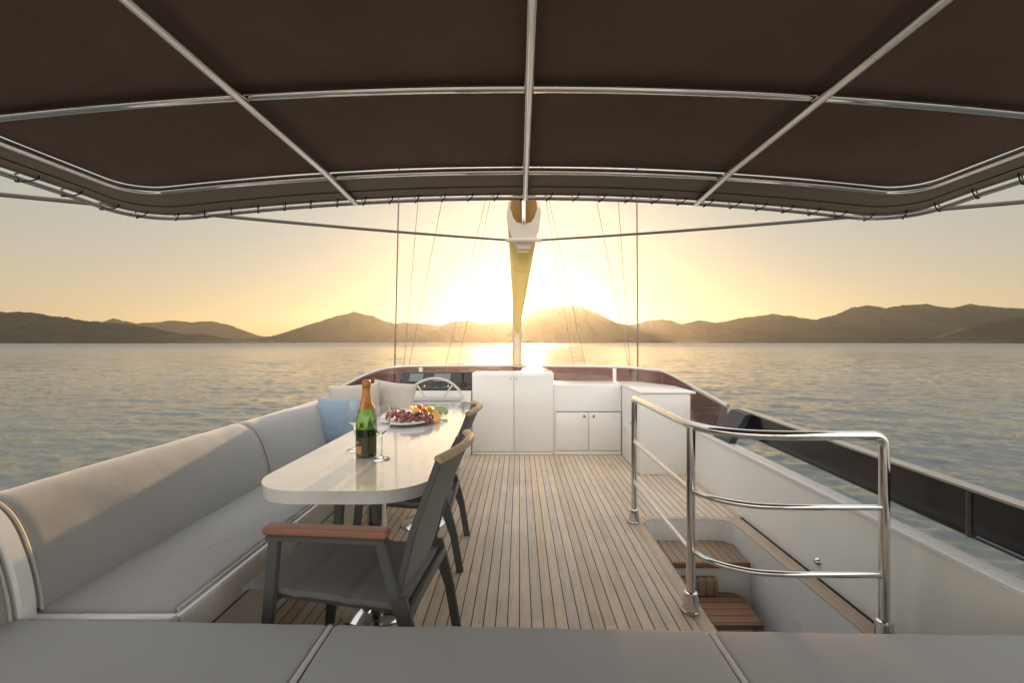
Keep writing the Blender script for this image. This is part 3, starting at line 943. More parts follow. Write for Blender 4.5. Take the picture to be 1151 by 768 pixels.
bm = bmesh.new(); lathe(bm, [(0.035, 0), (0.035, 0.02), (0.014, 0.03), (0.012, 0.10), (0.022, 0.12), (0.022, 0.15), (0, 0.155)], (-0.72, 5.80, 0.868), seg=16)
part('throttle', bm, M_dash, dash)

t = thing('steering_wheel', 'large pale spoked steering wheel in front of the black helm console', 'steering wheel', (-1.02, 5.40, 0.60))
WM = Matrix.Translation((-1.02, 5.40, 0.60)) @ Matrix.Rotation(R(-14), 4, 'X')
bm = T([(0.375 * math.cos(2 * math.pi * k / 48), 0, 0.375 * math.sin(2 * math.pi * k / 48)) for k in range(48)], 0.0155, seg=12, closed=True)
bm.transform(WM); part('rim', bm, M_wheel, t)
for k in range(5):
    a = R(90 + 36 + 72 * k)
    bm = T([(0.05 * math.cos(a), 0.02, 0.05 * math.sin(a)), (0.2 * math.cos(a), 0.012, 0.2 * math.sin(a)), (0.37 * math.cos(a), 0, 0.37 * math.sin(a))], 0.0115, seg=8)
    bm.transform(WM); part('spoke', bm, M_wheel, t)
bm = bmesh.new(); lathe(bm, [(0, 0.03), (0.04, 0.026), (0.062, 0.01), (0.062, -0.02), (0.03, -0.04), (0.03, -0.26), (0, -0.26)], (0, 0, 0), seg=24)
bm.transform(WM @ Matrix.Rotation(R(90), 4, 'X')); part('hub', bm, M_chrome, t)

t = thing('helm_bench', 'white helm bench with a grey rolled back top behind the table end', 'bench', (-1.05, 5.1, 0))
part('base', B(-1.55, -0.63, 5.02, 5.22, 0.0, 0.735, bev=0.012), M_white, t)
part('top_roll', cushion(-1.55, -0.66, 5.0, 5.23, 0.735, 0.775, r=0.018, puff=0.003), M_cush, t)

# ------------------------------------------------------------------ left sofa
t = thing('sofa', 'long grey cushioned sofa along the left side of the deck', 'sofa', (-1.6, 3.0, 0))
bm = bmesh.new()
prism_y(bm, [(-2.025, 0.0), (-1.27, 0.0), (-1.245, 0.03), (-1.215, 0.20), (-1.215, 0.232), (-1.2, 0.24), (-1.192, 0.30), (-1.190, 0.425), (-1.196, 0.435), (-1.222, 0.435), (-1.228, 0.325), (-2.025, 0.325)], 1.60, 5.0)
base = part('base', bm, M_white2, t, angle=30)
part('groove', B(-1.222, -1.1885, 1.62, 4.98, 0.308, 0.314), M_dash, base)
bm = bmesh.new()
lathe(bm, [(0, 0.004), (0.03, 0.006), (0.052, 0.012), (0.064, 0.010), (0.07, 0.0)], (0, 0, 0), seg=28)
bm.transform(Matrix.Translation((-1.224, 3.06, 0.175)) @ Matrix.Rotation(R(82), 4, 'Y') @ Matrix.Scale(1.3, 4, (0, 1, 0)))
part('speaker', bm, M_dash, base)
def folds(p):
    # long diagonal creases of the loose cover
    a = 0.0
    for (y0, sl, w, h) in ((2.03, 2.1, 0.016, 0.013), (2.10, 2.0, 0.012, -0.007), (2.24, 2.3, 0.010, 0.007), (2.36, 2.1, 0.012, 0.009), (2.52, 2.4, 0.010, 0.007), (2.66, 2.0, 0.012, 0.008), (2.85, 2.2, 0.011, 0.006), (1.85, 2.6, 0.012, 0.005), (3.1, 1.8, 0.012, 0.007)):
        d = (p.y - y0 - sl * (p.x + 1.45))
        a += h * math.exp(-(d / (w * 3.2)) ** 2) * max(0, 1 - abs(p.x + 1.36) / 0.24)
    return a
part('seat_cushion', cushion(-1.74, -1.226, 1.612, 4.98, 0.328, 0.452, r=0.018, puff=0.012, lump=0.005, step=0.017, seed=2, fold=folds), M_cush, t)
def seam(bmin, pts, r=0.006):
    return tube(bmin, pts, r, seg=8)
part('seat_piping', seam(bmesh.new(), [(-1.224, 1.63, 0.441), (-1.224, 2.5, 0.441), (-1.224, 4.95, 0.441)], 0.006), M_pipe, t)
BACK = [(-1.696, 0.45), (-1.704, 0.52), (-1.722, 0.60), (-1.744, 0.67), (-1.768, 0.73), (-1.796, 0.778), (-1.828, 0.813), (-1.866, 0.838), (-1.91, 0.847), (-1.965, 0.835), (-2.005, 0.80), (-2.02, 0.74), (-2.02, 0.45)]
def back_cushion(y0, y1, seed, grow=0.0, lump=0.005):
    bm = bmesh.new()
    n = max(6, int((y1 - y0) / 0.05))
    ysq = [(y0, 0.026), (y0 + 0.004, 0.015), (y0 + 0.012, 0.006), (y0 + 0.026, 0.0)] + [(y0 + 0.026 + (y1 - y0 - 0.052) * i / n, 0.0) for i in range(1, n)] + [(y1 - 0.026, 0.0), (y1 - 0.012, 0.006), (y1 - 0.004, 0.015), (y1, 0.026)]
    P = smooth_path([(x, 0, z) for x, z in BACK], 3)
    cx, cz = -1.86, 0.60
    rings = []
    for y, ins in ysq:
        ring = []
        for p in P:
            d = Vector((p.x - cx, 0, p.z - cz)); L = d.length
            q = Vector((cx, 0, cz)) + d * ((L - ins + grow) / L)
            k = lump * (nz((q.x, y, q.z), 4, seed) + 0.5 * nz((q.x, y, q.z), 11, seed))
            q += d.normalized() * k
            ring.append(bm.verts.new((q.x, y, max(q.z, 0.44))))
        rings.append(ring)
    for a, b in zip(rings, rings[1:]):
        for i in range(len(a)):
            j = (i + 1) % len(a)
            bm.faces.new((a[i], a[j], b[j], b[i]))
    bm.faces.new(rings[0]); bm.faces.new(rings[-1])
    return bm
for i, (y0, y1) in enumerate(((0.1, 1.53), (1.605, 3.10), (3.106, 4.55))):
    bc = part('back_cushion', back_cushion(y0, y1, 5 + i * 7), M_cush if i else M_cush2, t, angle=60)
    for yy in (y0 + 0.012, y1 - 0.012):
        P = smooth_path([(x, yy, z) for x, z in BACK], 3)
        part('piping', T([p + Vector((0, 0, 0.0)) for p in P], 0.005, seg=6), M_pipe, bc)
bm = bmesh.new()
P = smooth_path([(x, 0, z) for x, z in BACK], 3)
rings = []
for y, g in ((1.537, 0.004), (1.545, 0.014), (1.59, 0.014), (1.598, 0.004)):
    ring = []
    for p in P:
        d = Vector((p.x + 1.86, 0, p.z - 0.60)); L = d.length
        q = Vector((-1.86, 0, 0.60)) + d * ((L + g) / L)
        ring.append(bm.verts.new((q.x, y, max(0.33, q.z if q.z > 0.47 else 0.33))))
    rings.append(ring)
for a, b in zip(rings, rings[1:]):
    for i in range(len(a)):
        bm.faces.new((a[i], a[(i + 1) % len(a)], b[(i + 1) % len(a)], b[i]))
bm.faces.new(rings[0]); bm.faces.new(rings[-1])
part('divider', bm, M_white, t, angle=40)
part('end_panel', B(-1.74, -1.20, 1.565, 1.605, 0.0, 0.448, bev=0.012), M_white, t)

# aft bench in the foreground: three flat cushions
t = thing('aft_bench', 'wide grey three cushion bench across the near edge of the deck', 'bench', (0, 1.0, 0))
bm = B(-1.70, 2.05, 0.55, 1.43, 0.0, 0.35, bev=0.01)
part('base', bm, M_white2, t)
for i, (x0, x1) in enumerate(((-1.72, -0.626), (-0.620, 0.616), (0.622, 1.84))):
    bm = cushion(x0, x1, 0.62, 1.50, 0.352, 0.468, r=0.026, puff=0.010, lump=0.004, step=0.035, seed=31 + i * 5)
    for v in bm.verts:
        v.co.y -= 0.026 * v.co.x
    c = part('seat_cushion', bm, M_cush2, t)
    x = x1 + 0.003
    if i < 2:
        part('piping', T([(x, 0.64 - 0.026 * x, 0.462), (x, 1.0 - 0.026 * x, 0.466), (x, 1.482 - 0.026 * x, 0.461), (x, 1.497 - 0.026 * x, 0.445), (x, 1.50 - 0.026 * x, 0.40)], 0.0085, seg=10), M_pipe, c)

# pillows
def pillow(name, w, h, th, mat, loc, rot, label, seed):
    bm = bmesh.new()
    n = 22
    g = {}
    for s in (1, -1):
        for i in range(n + 1):
            for j in range(n + 1):
                u = i / n * 2 - 1; v = j / n * 2 - 1
                edge = abs(u) > 0.999 or abs(v) > 0.999
                if s == -1 and edge:
                    g[(s, i, j)] = g[(1, i, j)]; continue
                k = (max(0, 1 - u ** 2) * max(0, 1 - v ** 2)) ** 0.42
                pin = 1 - 0.07 * (1 - abs(u)) * abs(v) ** 2 - 0.07 * 0
                x = u * w / 2 * (1 - 0.06 * (1 - v * v) * abs(u)); z = v * h / 2 * (1 - 0.06 * (1 - u * u) * abs(v))
                y = s * th / 2 * k + 0.012 * nz((x, s, z), 7, seed) * k + 0.005 * nz((x, s * 2, z), 18, seed) * k
                g[(s, i, j)] = bm.verts.new((x, y, z))
    for s in (1, -1):
        for i in range(n):
            for j in range(n):
                f = (g[(s, i, j)], g[(s, i + 1, j)], g[(s, i + 1, j + 1)], g[(s, i, j + 1)])
                bm.faces.new(f if s == 1 else f[::-1])
    o = link_mesh(name, bm, mat, angle=120)
    o.location = loc; o.rotation_euler = rot
    tag(o, label, 'pillow')
    return o
pillow('pillow', 0.46, 0.44, 0.17, M_blue, (-1.60, 4.10, 0.685), (R(-18), 0, R(6)), 'blue square pillow leaning in the far corner of the left sofa', 3)
pillow('pillow', 0.50, 0.46, 0.17, M_beige, (-1.60, 4.42, 0.765), (R(-10), R(-4), R(4)), 'beige pillow behind the blue pillow, on its left side', 8)
pillow('pillow', 0.46, 0.46, 0.16, M_beige, (-1.28, 4.58, 0.775), (R(-8), R(6), R(-8)), 'beige pillow standing right of the blue one, partly behind the bottle', 12)

# ------------------------------------------------------------------ dining table
t = thing('dining_table', 'long glossy white dining table with rounded ends on two steel pedestals', 'table', (-0.80, 3.4, 0))
def corner(c, r, a0, a1, n=10):
    return [(c[0] + r * math.cos(R(a0 + (a1 - a0) * k / n)), c[1] + r * math.sin(R(a0 + (a1 - a0) * k / n))) for k in range(n + 1)]
poly = corner((-0.66, 2.24), 0.255, -90, 4) + corner((-0.56, 4.90), 0.06, 0, 90) + corner((-1.00, 4.72), 0.24, 90, 165) + corner((-0.975, 2.245), 0.26, 182, 270)
bm = bmesh.new(); prism(bm, poly, 0.692, 0.750, bev=0.008, seg=3)
m, nt, out = new_mat('glossy_white_tabletop')
b = principled(nt, out, Roughness=0.04, IOR=1.75)
b.inputs['Coat Weight'].default_value = 1.0; b.inputs['Coat Roughness'].default_value = 0.03
tc = N(nt, 'ShaderNodeTexCoord'); n1 = N(nt, 'ShaderNodeTexNoise', Scale=5.0, Detail=3.0, Distortion=1.5)
mp = N(nt, 'ShaderNodeMapping'); mp.inputs['Scale'].default_value = (1, 4.5, 1); mp.inputs['Rotation'].default_value = (0, 0, R(12))
nt.links.new(tc.outputs['Object'], mp.inputs['Vector']); nt.links.new(mp.outputs[0], n1.inputs['Vector'])
bp = N(nt, 'ShaderNodeBump', Strength=0.10, Distance=0.008); nt.links.new(n1.outputs['Fac'], bp.inputs['Height'])
nt.links.new(bp.outputs[0], b.inputs['Normal']); nt.links.new(bp.outputs[0], b.inputs['Coat Normal'])
r = ramp(nt, [(0.3, (0.74, 0.72, 0.68)), (0.7, (0.80, 0.79, 0.765))]); nt.links.new(n1.outputs['Fac'], r.inputs[0]); nt.links.new(r.outputs[0], b.inputs['Base Color'])
part('tabletop', bm, m, t, angle=40)
for y in (2.37, 3.52):
    bm = bmesh.new()
    lathe(bm, [(0, 0), (0.168, 0), (0.170, 0.006), (0.160, 0.014), (0.075, 0.03), (0.062, 0.045), (0.052, 0.07), (0.050, 0.12), (0.050, 0.66), (0.10, 0.68), (0.12, 0.691), (0, 0.691)], (-0.742, y, 0.001), seg=40)
    part('pedestal', bm, M_chrome, t)

# ------------------------------------------------------------------ chairs (built facing -X, then turned)
def make_chair(loc, rz, label):
    t = thing('dining_chair', label, 'chair', loc, 0.0, 'armchairs along the deck side of the table')
    ox, oy = loc[0], loc[1]
    hw = 0.262
    def bar(pts, a, b):
        """flat bar; a = half size across Y, b = half size in the XZ plane"""
        bm = bmesh.new()
        P = [Vector(p) for p in pts]
        rings = []
        for i, p in enumerate(P):
            d = (P[min(i + 1, len(P) - 1)] - P[max(i - 1, 0)]).normalized()
            yv = Vector((0, 1, 0)); n = d.cross(yv).normalized()
            rings.append([bm.verts.new(p + yv * sy * a + n * sn * b) for sy, sn in ((1, 1), (-1, 1), (-1, -1), (1, -1))])
        for r0, r1 in zip(rings, rings[1:]):
            for k in range(4):
                bm.faces.new((r0[k], r0[(k + 1) % 4], r1[(k + 1) % 4], r1[k]))
        bm.faces.new(rings[0]); bm.faces.new(rings[-1])
        es = [e for e in bm.edges]
        bmesh.ops.bevel(bm, geom=es, offset=0.004, segments=2, affect='EDGES')
        return bm
    def sub(name, bm, mat, **k):
        bm.transform(Matrix.Translation((ox, oy, 0)))
        return part(name, bm, mat, t, **k)
    for s in (-1, 1):
        y = s * hw
        sub('front_leg', bar([(-0.290, y, 0.0), (-0.235, y, 0.645)], 0.012, 0.023), M_alu)
        sub('rear_leg', bar([(0.355, y, 0.0), (0.310, y, 0.26), (0.262, y, 0.44)], 0.013, 0.021), M_alu)
        sub('arm_strut', bar([(0.325, y * 0.992, 0.20), (0.235, y * 0.992, 0.45), (0.185, y, 0.645)], 0.012, 0.022), M_alu)
        a = bar([(-0.262, y, 0.656), (0.205, y, 0.656)], 0.024, 0.011)
        sub('arm_rail', a, M_alu)
        sub('armrest', B(-0.272, 0.212, y - 0.029, y + 0.029, 0.669, 0.700, bev=0.009, seg=3), M_armwood)
        sub('side_rail', bar([(-0.262, y * 0.86, 0.418), (0.28, y * 0.86, 0.372)], 0.010, 0.012), M_alu)
        # back stile, leaning out
        sub('back_stile', bar([(0.235, y * 0.93, 0.42), (0.268, y * 0.93, 0.55), (0.30, y * 0.93, 0.68), (0.352, y * 0.93, 0.82), (0.402, y * 0.93, 0.955)], 0.012, 0.014), M_alu)
    sub('rear_rail', B(0.275, 0.300, -hw, hw, 0.365, 0.402, bev=0.004), M_alu)
    sub('front_rail', B(-0.268, -0.243, -hw * 0.97, hw * 0.97, 0.385, 0.410, bev=0.004), M_alu)
    # padded seat with cross seams
    bm = bmesh.new()
    n1, n2 = 44, 14
    top = []; bot = []
    for i in range(n1 + 1):
        x = -0.375 + 0.64 * i / n1
        rt, rb = [], []
        for j in range(n2 + 1):
            y = -0.252 + 0.504 * j / n2
            v = y / 0.252
            f = (x + 0.375) / 0.64
            z = 0.462 - 0.06 * f - 0.012 * (1 - v * v) * math.sin(math.pi * min(1, f))
            ch = abs(math.sin(math.pi * (f * 3.0)))
            z += 0.007 * min(1, ch * 2.2)
            if f < 0.06: z -= 0.02 * (1 - f / 0.06) ** 2
            rt.append(bm.verts.new((x, y, z)))
            rb.append(bm.verts.new((x, y, z - 0.022)))
        top.append(rt); bot.append(rb)
    for i in range(n1):
        for j in range(n2):
            bm.faces.new((top[i][j], top[i + 1][j], top[i + 1][j + 1], top[i][j + 1]))
            bm.faces.new((bot[i][j], bot[i][j + 1], bot[i + 1][j + 1], bot[i + 1][j]))
        bm.faces.new((top[i][0], bot[i][0], bot[i + 1][0], top[i + 1][0]))
        bm.faces.new((top[i][n2], top[i + 1][n2], bot[i + 1][n2], bot[i][n2]))
    for j in range(n2):
        bm.faces.new((top[0][j], top[0][j + 1], bot[0][j + 1], bot[0][j]))
        bm.faces.new((top[n1][j], bot[n1][j], bot[n1][j + 1], top[n1][j + 1]))
    sub('seat', bm, M_sling, angle=50)
    # curved back sling
    prof = [(0.228, 0.425), (0.248, 0.48), (0.266, 0.55), (0.298, 0.68), (0.350, 0.82), (0.398, 0.95)]
    PP = smooth_path([(x, 0, z) for x, z in prof], 5)
    bm = bmesh.new()
    fr, bk = [], []
    m2 = 14
    for p in PP:
        f, b = [], []
        for j in range(m2 + 1):
            v = j / m2 * 2 - 1
            hgt = (p.z - 0.425) / 0.525
            bow = 0.045 * (1 - v * v) * (0.35 + 0.65 * hgt)
            y = v * 0.236
            f.append(bm.verts.new((p.x + bow - 0.009, y, p.z)))
            b.append(bm.verts.new((p.x + bow + 0.009, y, p.z)))
        fr.append(f); bk.append(b)
    for i in range(len(PP) - 1):
        for j in range(m2):
            bm.faces.new((fr[i][j], fr[i][j + 1], fr[i + 1][j + 1], fr[i + 1][j]))
            bm.faces.new((bk[i][j], bk[i + 1][j], bk[i + 1][j + 1], bk[i][j + 1]))
        bm.faces.new((fr[i][0], fr[i + 1][0], bk[i + 1][0], bk[i][0]))
        bm.faces.new((fr[i][m2], bk[i][m2], bk[i + 1][m2], fr[i + 1][m2]))
    for j in range(m2):
        bm.faces.new((fr[0][j], bk[0][j], bk[0][j + 1], fr[0][j + 1]))
        bm.faces.new((fr[-1][j], fr[-1][j + 1], bk[-1][j + 1], bk[-1][j]))
    sub('backrest', bm, M_sling, angle=50)
    # wooden top cap in a sunlit colour, bowed in plan
    pts = []
    for j in range(17):
        v = j / 16 * 2 - 1
        pts.append((0.402 + 0.058 * (1 - v * v), v * 0.255, 0.962 + 0.012 * (1 - v * v)))
    sub('top_cap', T(pts, 0.02, seg=12, flat=(0.021, 0.017)), M_headwood)
    t.rotation_euler = (0, 0, rz)
    return t
c1 = make_chair((-0.68, 1.985, 0), R(-5), 'nearest charcoal armchair with teak arms at the near end of the white table')
c2 = copy_tree(c1)
c2.location = (-0.725, 3.02, 0); c2.rotation_euler = (0, 0, R(2))
c2['label'] = 'second charcoal armchair farther along the table, mostly hidden by the nearest chair'

# ------------------------------------------------------------------ on the table
TZ = 0.7505
t = thing('champagne_bottle', 'green champagne bottle with orange foil neck standing on the white table', 'bottle', (-0.875, 2.60, TZ))
c = (-0.875, 2.60, TZ)
H = 0.43 / 0.32
HR = H * 0.95
prof = [(0.0, 0.012), (0.030, 0.004), (0.041, 0.0), (0.0445, 0.004), (0.0445, 0.135), (0.0435, 0.155), (0.038, 0.182), (0.029, 0.212), (0.021, 0.238), (0.0165, 0.26), (0.0150, 0.285), (0.0150, 0.300), (0.017, 0.302), (0.017, 0.310), (0.014, 0.312), (0.0, 0.312)]
S = lambda pr, g=0.0: [(max(0, r * HR + (g if r > 0.001 else 0)), z * H) for r, z in pr]
bm = bmesh.new(); lathe(bm, S(prof), c, seg=40); part('glass', bm, M_bottle, t)
inner = [(0.0, 0.016), (0.036, 0.012), (0.0405, 0.018), (0.0405, 0.118), (0.0, 0.118)]
bm = bmesh.new(); lathe(bm, S(inner), c, seg=32); part('wine', bm, M_wine, t)
foil = [(0.0325, 0.203), (0.0295, 0.212), (0.0215, 0.238), (0.0172, 0.26), (0.0158, 0.283), (0.0162, 0.292), (0.0185, 0.300), (0.0188, 0.306), (0.0178, 0.318), (0.0125, 0.324), (0.0, 0.325)]
bm = bmesh.new(); lathe(bm, S(foil, 0.0012), c, seg=40); part('foil', bm, M_foil, t)
def label_patch(a0, a1, z0, z1, rr, mat, name):
    bm = bmesh.new()
    n = 18
    vs = [[bm.verts.new((c[0] + rr * math.cos(R(a0 + (a1 - a0) * k / n)), c[1] + rr * math.sin(R(a0 + (a1 - a0) * k / n)), c[2] + z)) for k in range(n + 1)] for z in (z0, z1)]
    for k in range(n):
        bm.faces.new((vs[0][k], vs[0][k + 1], vs[1][k + 1], vs[1][k]))
    return part(name, bm, mat, t)
label_patch(195, 345, 0.020, 0.118, 0.0445 * HR + 0.0007, M_label2, 'back_label')
label_patch(207, 262, 0.024, 0.066, 0.0445 * HR + 0.0014, M_label, 'label')
label_patch(210, 245, 0.080, 0.094, 0.0445 * HR + 0.0014, M_label, 'small_label')

def wine_glass(loc, label):
    t = thing('wine_glass', label, 'wine glass', loc, 0, 'wine glasses beside the bottle')
    s = 1.36
    pr = [(0, 0.0), (0.036, 0.0), (0.037, 0.0015), (0.020, 0.005), (0.006, 0.010), (0.0036, 0.02), (0.0034, 0.085), (0.0045, 0.098), (0.012, 0.106), (0.027, 0.120), (0.0355, 0.140), (0.0375, 0.160), (0.0350, 0.190), (0.0315, 0.222), (0.0306, 0.222), (0.0340, 0.190), (0.0364, 0.160), (0.0344, 0.141), (0.026, 0.1215), (0.0105, 0.108), (0, 0.1045)]
    bm = bmesh.new(); lathe(bm, [(r * s, z * s) for r, z in pr[:11 + 3]] + [(r * s, z * s) for r, z in pr[14:]], loc, seg=40)
    part('glass', bm, M_glass, t, angle=60)
wine_glass((-0.768, 2.53, TZ), 'empty stemmed wine glass just right of the champagne bottle')
wine_glass((-0.990, 2.74, TZ), 'empty stemmed wine glass left of and behind the champagne bottle')

# fruit platter
t = thing('platter', 'white oval platter holding grapes and cut fruit on the white table', 'platter', (-0.885, 3.78, TZ))
bm = bmesh.new()
lathe(bm, [(0, 0.008), (0.6, 0.008), (0.72, 0.011), (0.93, 0.034), (1.0, 0.040), (1.015, 0.036), (1.0, 0.030), (0.80, 0.008), (0.72, 0.002), (0.6, 0.0), (0, 0.0)], (0, 0, 0), seg=56)
for v in bm.verts:
    v.co.x *= 0.245; v.co.y *= 0.36
bm.transform(Matrix.Translation((-0.885, 3.78, TZ)) @ Matrix.Rotation(R(-8), 4, 'Z'))
part('dish', bm, M_plate, t)

def grape_mesh(mat, r):
    bm = bmesh.new()
    bmesh.ops.create_uvsphere(bm, u_segments=14, v_segments=10, radius=r)
    for v in bm.verts: v.co.z *= 1.12
    me = bpy.data.meshes.new('grape'); bm.to_mesh(me); bm.free()
    me.polygons.foreach_set('use_smooth', [True] * len(me.polygons)); me.materials.append(mat)
    return me
def bunch(center, rx, ry, hgt, n, r, mat, label, seed):
    t = thing('grape_bunch', label, 'grapes', center, 0)
    rr = random.Random(seed)
    me = grape_mesh(mat, r)
    placed = []
    tries = 0
    while len(placed) < n and tries < 9000:
        tries += 1
        u = rr.uniform(-1, 1); v = rr.uniform(-1, 1)
        if u * u + v * v > 1: continue
        top = hgt * (1 - (u * u + v * v)) ** 0.6
        p = Vector((u * rx, v * ry, r + rr.random() ** 0.5 * top))
        if all((p - q).length > r * 1.55 for q in placed):
            placed.append(p)
    for p in placed:
        o = bpy.data.objects.new('grape', me); col.objects.link(o); o.parent = t
        o.location = p; o.rotation_euler = (rr.uniform(-1, 1), rr.uniform(-1, 1), rr.uniform(0, 6))
        s = rr.uniform(0.88, 1.1); o.scale = (s, s, s)
    st = T(smooth_path([center + Vector((-rx * 0.4, 0, hgt * 0.8)), center + Vector((-rx * 0.75, 0.03, hgt * 1.35)), center + Vector((-rx * 1.05, 0.05, hgt * 1.62)), center + Vector((-rx * 1.3, 0.06, hgt * 1.5))], 6), 0.004, seg=6)
    part('stem', st, M_stem, t)
bunch(Vector((-0.83, 3.62, TZ + 0.012)), 0.15, 0.14, 0.065, 46, 0.0165, M_grapeB, 'bunch of purple grapes at the near edge of the white platter', 4)
bunch(Vector((-0.985, 3.72, TZ + 0.014)), 0.085, 0.11, 0.06, 26, 0.0175, M_grapeA, 'bunch of bright red grapes on the left of the white platter', 9)

def wedge_bm(r, th, a=R(150), n=14):
    """half-moon slice lying on its side"""
    bm = bmesh.new()
    bot = [bm.verts.new((0, 0, -th / 2))] + [bm.verts.new((r * math.cos(-a / 2 + a * k / n), r * math.sin(-a / 2 + a * k / n), -th / 2)) for k in range(n + 1)]
    top = [bm.verts.new((0, 0, th / 2))] + [bm.verts.new((r * math.cos(-a / 2 + a * k / n), r * math.sin(-a / 2 + a * k / n), th / 2)) for k in range(n + 1)]
    bm.faces.new(bot[::-1]); bm.faces.new(top)
    L = len(bot)
    for k in range(L):
        bm.faces.new((bot[k], bot[(k + 1) % L], top[(k + 1) % L], top[k]))
    bmesh.ops.bevel(bm, geom=bm.edges[:], offset=th * 0.15, segments=2, affect='EDGES')
    return bm
def fruit(name, bm, mat, loc, rot, label, cat, group=None):
    o = link_mesh(name, bm, mat, angle=40)
    o.location = loc; o.rotation_euler = rot
    return tag(o, label, cat, group)
for i, (x, y, z, rz_) in enumerate(((-0.70, 3.74, 0.045, 0.4), (-0.72, 3.84, 0.050, 0.9), (-0.745, 3.93, 0.055, 1.3), (-0.69, 3.65, 0.042, 0.1))):
    fruit('orange_slice', wedge_bm(0.05, 0.016, R(165)), M_orange, (x, y, TZ + z), (R(45), R(12), rz_), 'half moon orange slice leaning in a row at the right of the platter', 'orange slice', 'orange slices on the platter')
for i, (x, y, z, rz_) in enumerate(((-0.86, 3.90, 0.055, 2.0), (-0.80, 3.97, 0.055, 2.5), (-0.93, 3.97, 0.050, 1.6), (-0.76, 4.03, 0.05, 2.9))):
    fruit('melon_wedge', wedge_bm(0.062, 0.026, R(120)), M_melon, (x, y, TZ + z), (R(40), R(-8), rz_), 'yellow melon wedge behind the purple grapes on the platter', 'melon wedge', 'melon wedges on the platter')
bm = bmesh.new(); lathe(bm, [(0, -0.012), (0.058, -0.012), (0.064, 0), (0.058, 0.012), (0, 0.012)], (0, 0, 0), seg=28)
fruit('kiwi_slice', bm, M_kiwi, (-0.685, 3.98, TZ + 0.05), (R(22), R(10), 0.3), 'round green fruit slice at the far right rim of the platter', 'fruit slice')
for x, y, lab in ((-0.80, 3.80, 'red berry in front of the yellow melon wedges'), (-0.885, 4.02, 'red berry at the far side of the platter behind the melon')):
    bm = bmesh.new(); bmesh.ops.create_uvsphere(bm, u_segments=16, v_segments=12, radius=0.026)
    for v in bm.verts:
        k = 1 - 0.35 * max(0, -v.co.z / 0.026); v.co.x *= k; v.co.y *= k; v.co.z *= 1.25
    fruit('berry', bm, M_straw, (x, y, TZ + 0.075), (R(70), 0, 0.6), lab, 'berry')

# ------------------------------------------------------------------ steel guard rail round the stair opening
t = thing('guard_rail', 'polished steel guard rail curving round the stair opening on the right', 'railing', (0.89, 2.9, 0))
GX, GY0, GY1, GXE, GYE = 0.888, 3.53, 2.36, 1.695, 2.115
top = fillet([(GX, GY0, 0.02), (GX, GY0, 0.968), (GX, GY1 + 0.3, 0.968)], 0.05, 8)[:-1]
far_post = fillet([(GX, GY0, 0.004), (GX, GY0, 0.968), (GX + 0.004, 2.50, 0.965), (GX + 0.09, 2.14, 0.965), (1.30, GYE, 0.965), (GXE, GYE, 0.965), (GXE, GYE, 0.004)], 0.05, 8)
curve = smooth_path([(GX, 2.52, 0.966), (GX + 0.012, 2.38, 0.966), (GX + 0.075, 2.235, 0.966), (GX + 0.20, 2.145, 0.966), (GX + 0.36, 2.117, 0.966)], 6)
P = fillet([(GX, GY0, 0.004), (GX, GY0, 0.966), (GX, 2.80, 0.966)], 0.055, 10)
P += curve
P += fillet([(1.35, GYE, 0.966), (GXE, GYE, 0.966), (GXE, GYE, 0.004)], 0.055, 10)
part('top_rail', T(P, 0.0225, seg=20), M_chrome, t)
part('post', T([(GX, GY1, 0.004), (GX, GY1, 0.955)], 0.0225, seg=20), M_chrome, t)
for z in (0.632, 0.318):
    cur = [Vector((p.x, p.y, z)) for p in smooth_path([(GX, 2.36, 0), (GX + 0.065, 2.235, 0), (GX + 0.20, 2.145, 0), (GX + 0.36, 2.117, 0)], 6)]
    part('middle_rail' if z > 0.5 else 'lower_rail', T([(GX, GY0, z), (GX, 2.7, z)] + cur + [(1.45, GYE, z), (GXE, GYE, z)], 0.0145, seg=14), M_chrome, t)
for x, y in ((GX, GY0), (GX, GY1), (GXE, GYE)):
    bm = bmesh.new(); lathe(bm, [(0, 0), (0.043, 0), (0.044, 0.004), (0.043, 0.010), (0.041, 0.012), (0.036, 0.095), (0.034, 0.102), (0.028, 0.106), (0.021, 0.107)], (x, y, 0.003), seg=28)
    part('socket', bm, M_chrome, t)

# ------------------------------------------------------------------ stairs down the opening
t = thing('staircase', 'white moulded stairwell with teak treads sunk into the deck at the right', 'staircase', (1.3, 2.5, -0.6))
bm = bmesh.new()
ring = rounded_rect(OX0 + 0.006, OX1 - 0.006, OY0, OY1 - 0.006, 0.105, 8)
a = [bm.verts.new((x, y, 0.0)) for x, y in ring]; b2 = [bm.verts.new((x + (0.02 if x < 1.3 else -0.02) * 0, y, -1.9)) for x, y in ring]
for i in range(len(ring)):
    j = (i + 1) % len(ring)
    bm.faces.new((a[i], a[j], b2[j], b2[i]))
bm.faces.new(b2)
part('well', bm, M_white, t, angle=40)
def tread(y0, y1, z, x0, x1, mat, r=0.09):
    bm = bmesh.new()
    pts = corner((x1 - r, y1 - r), r, 0, 90, 8) + [(x0, y1), (x0, y0), (x1 - 0.02, y0)]
    return prism(bm, pts, z - 0.035, z, bev=0.004, seg=2)
part('riser', B(OX0 + 0.004, OX1 - 0.004, 3.235, OY1 - 0.004, -1.89, -0.195), M_white, t)
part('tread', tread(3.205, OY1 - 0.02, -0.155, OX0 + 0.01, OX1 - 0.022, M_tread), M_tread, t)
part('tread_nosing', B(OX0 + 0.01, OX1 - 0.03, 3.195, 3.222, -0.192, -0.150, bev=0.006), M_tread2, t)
part('riser', B(OX0 + 0.004, 1.50, 2.92, 3.2335, -1.89, -0.415), M_white, t)
part('tread', tread(2.855, 3.228, -0.375, OX0 + 0.01, 1.555, M_tread2, 0.07), M_tread2, t)
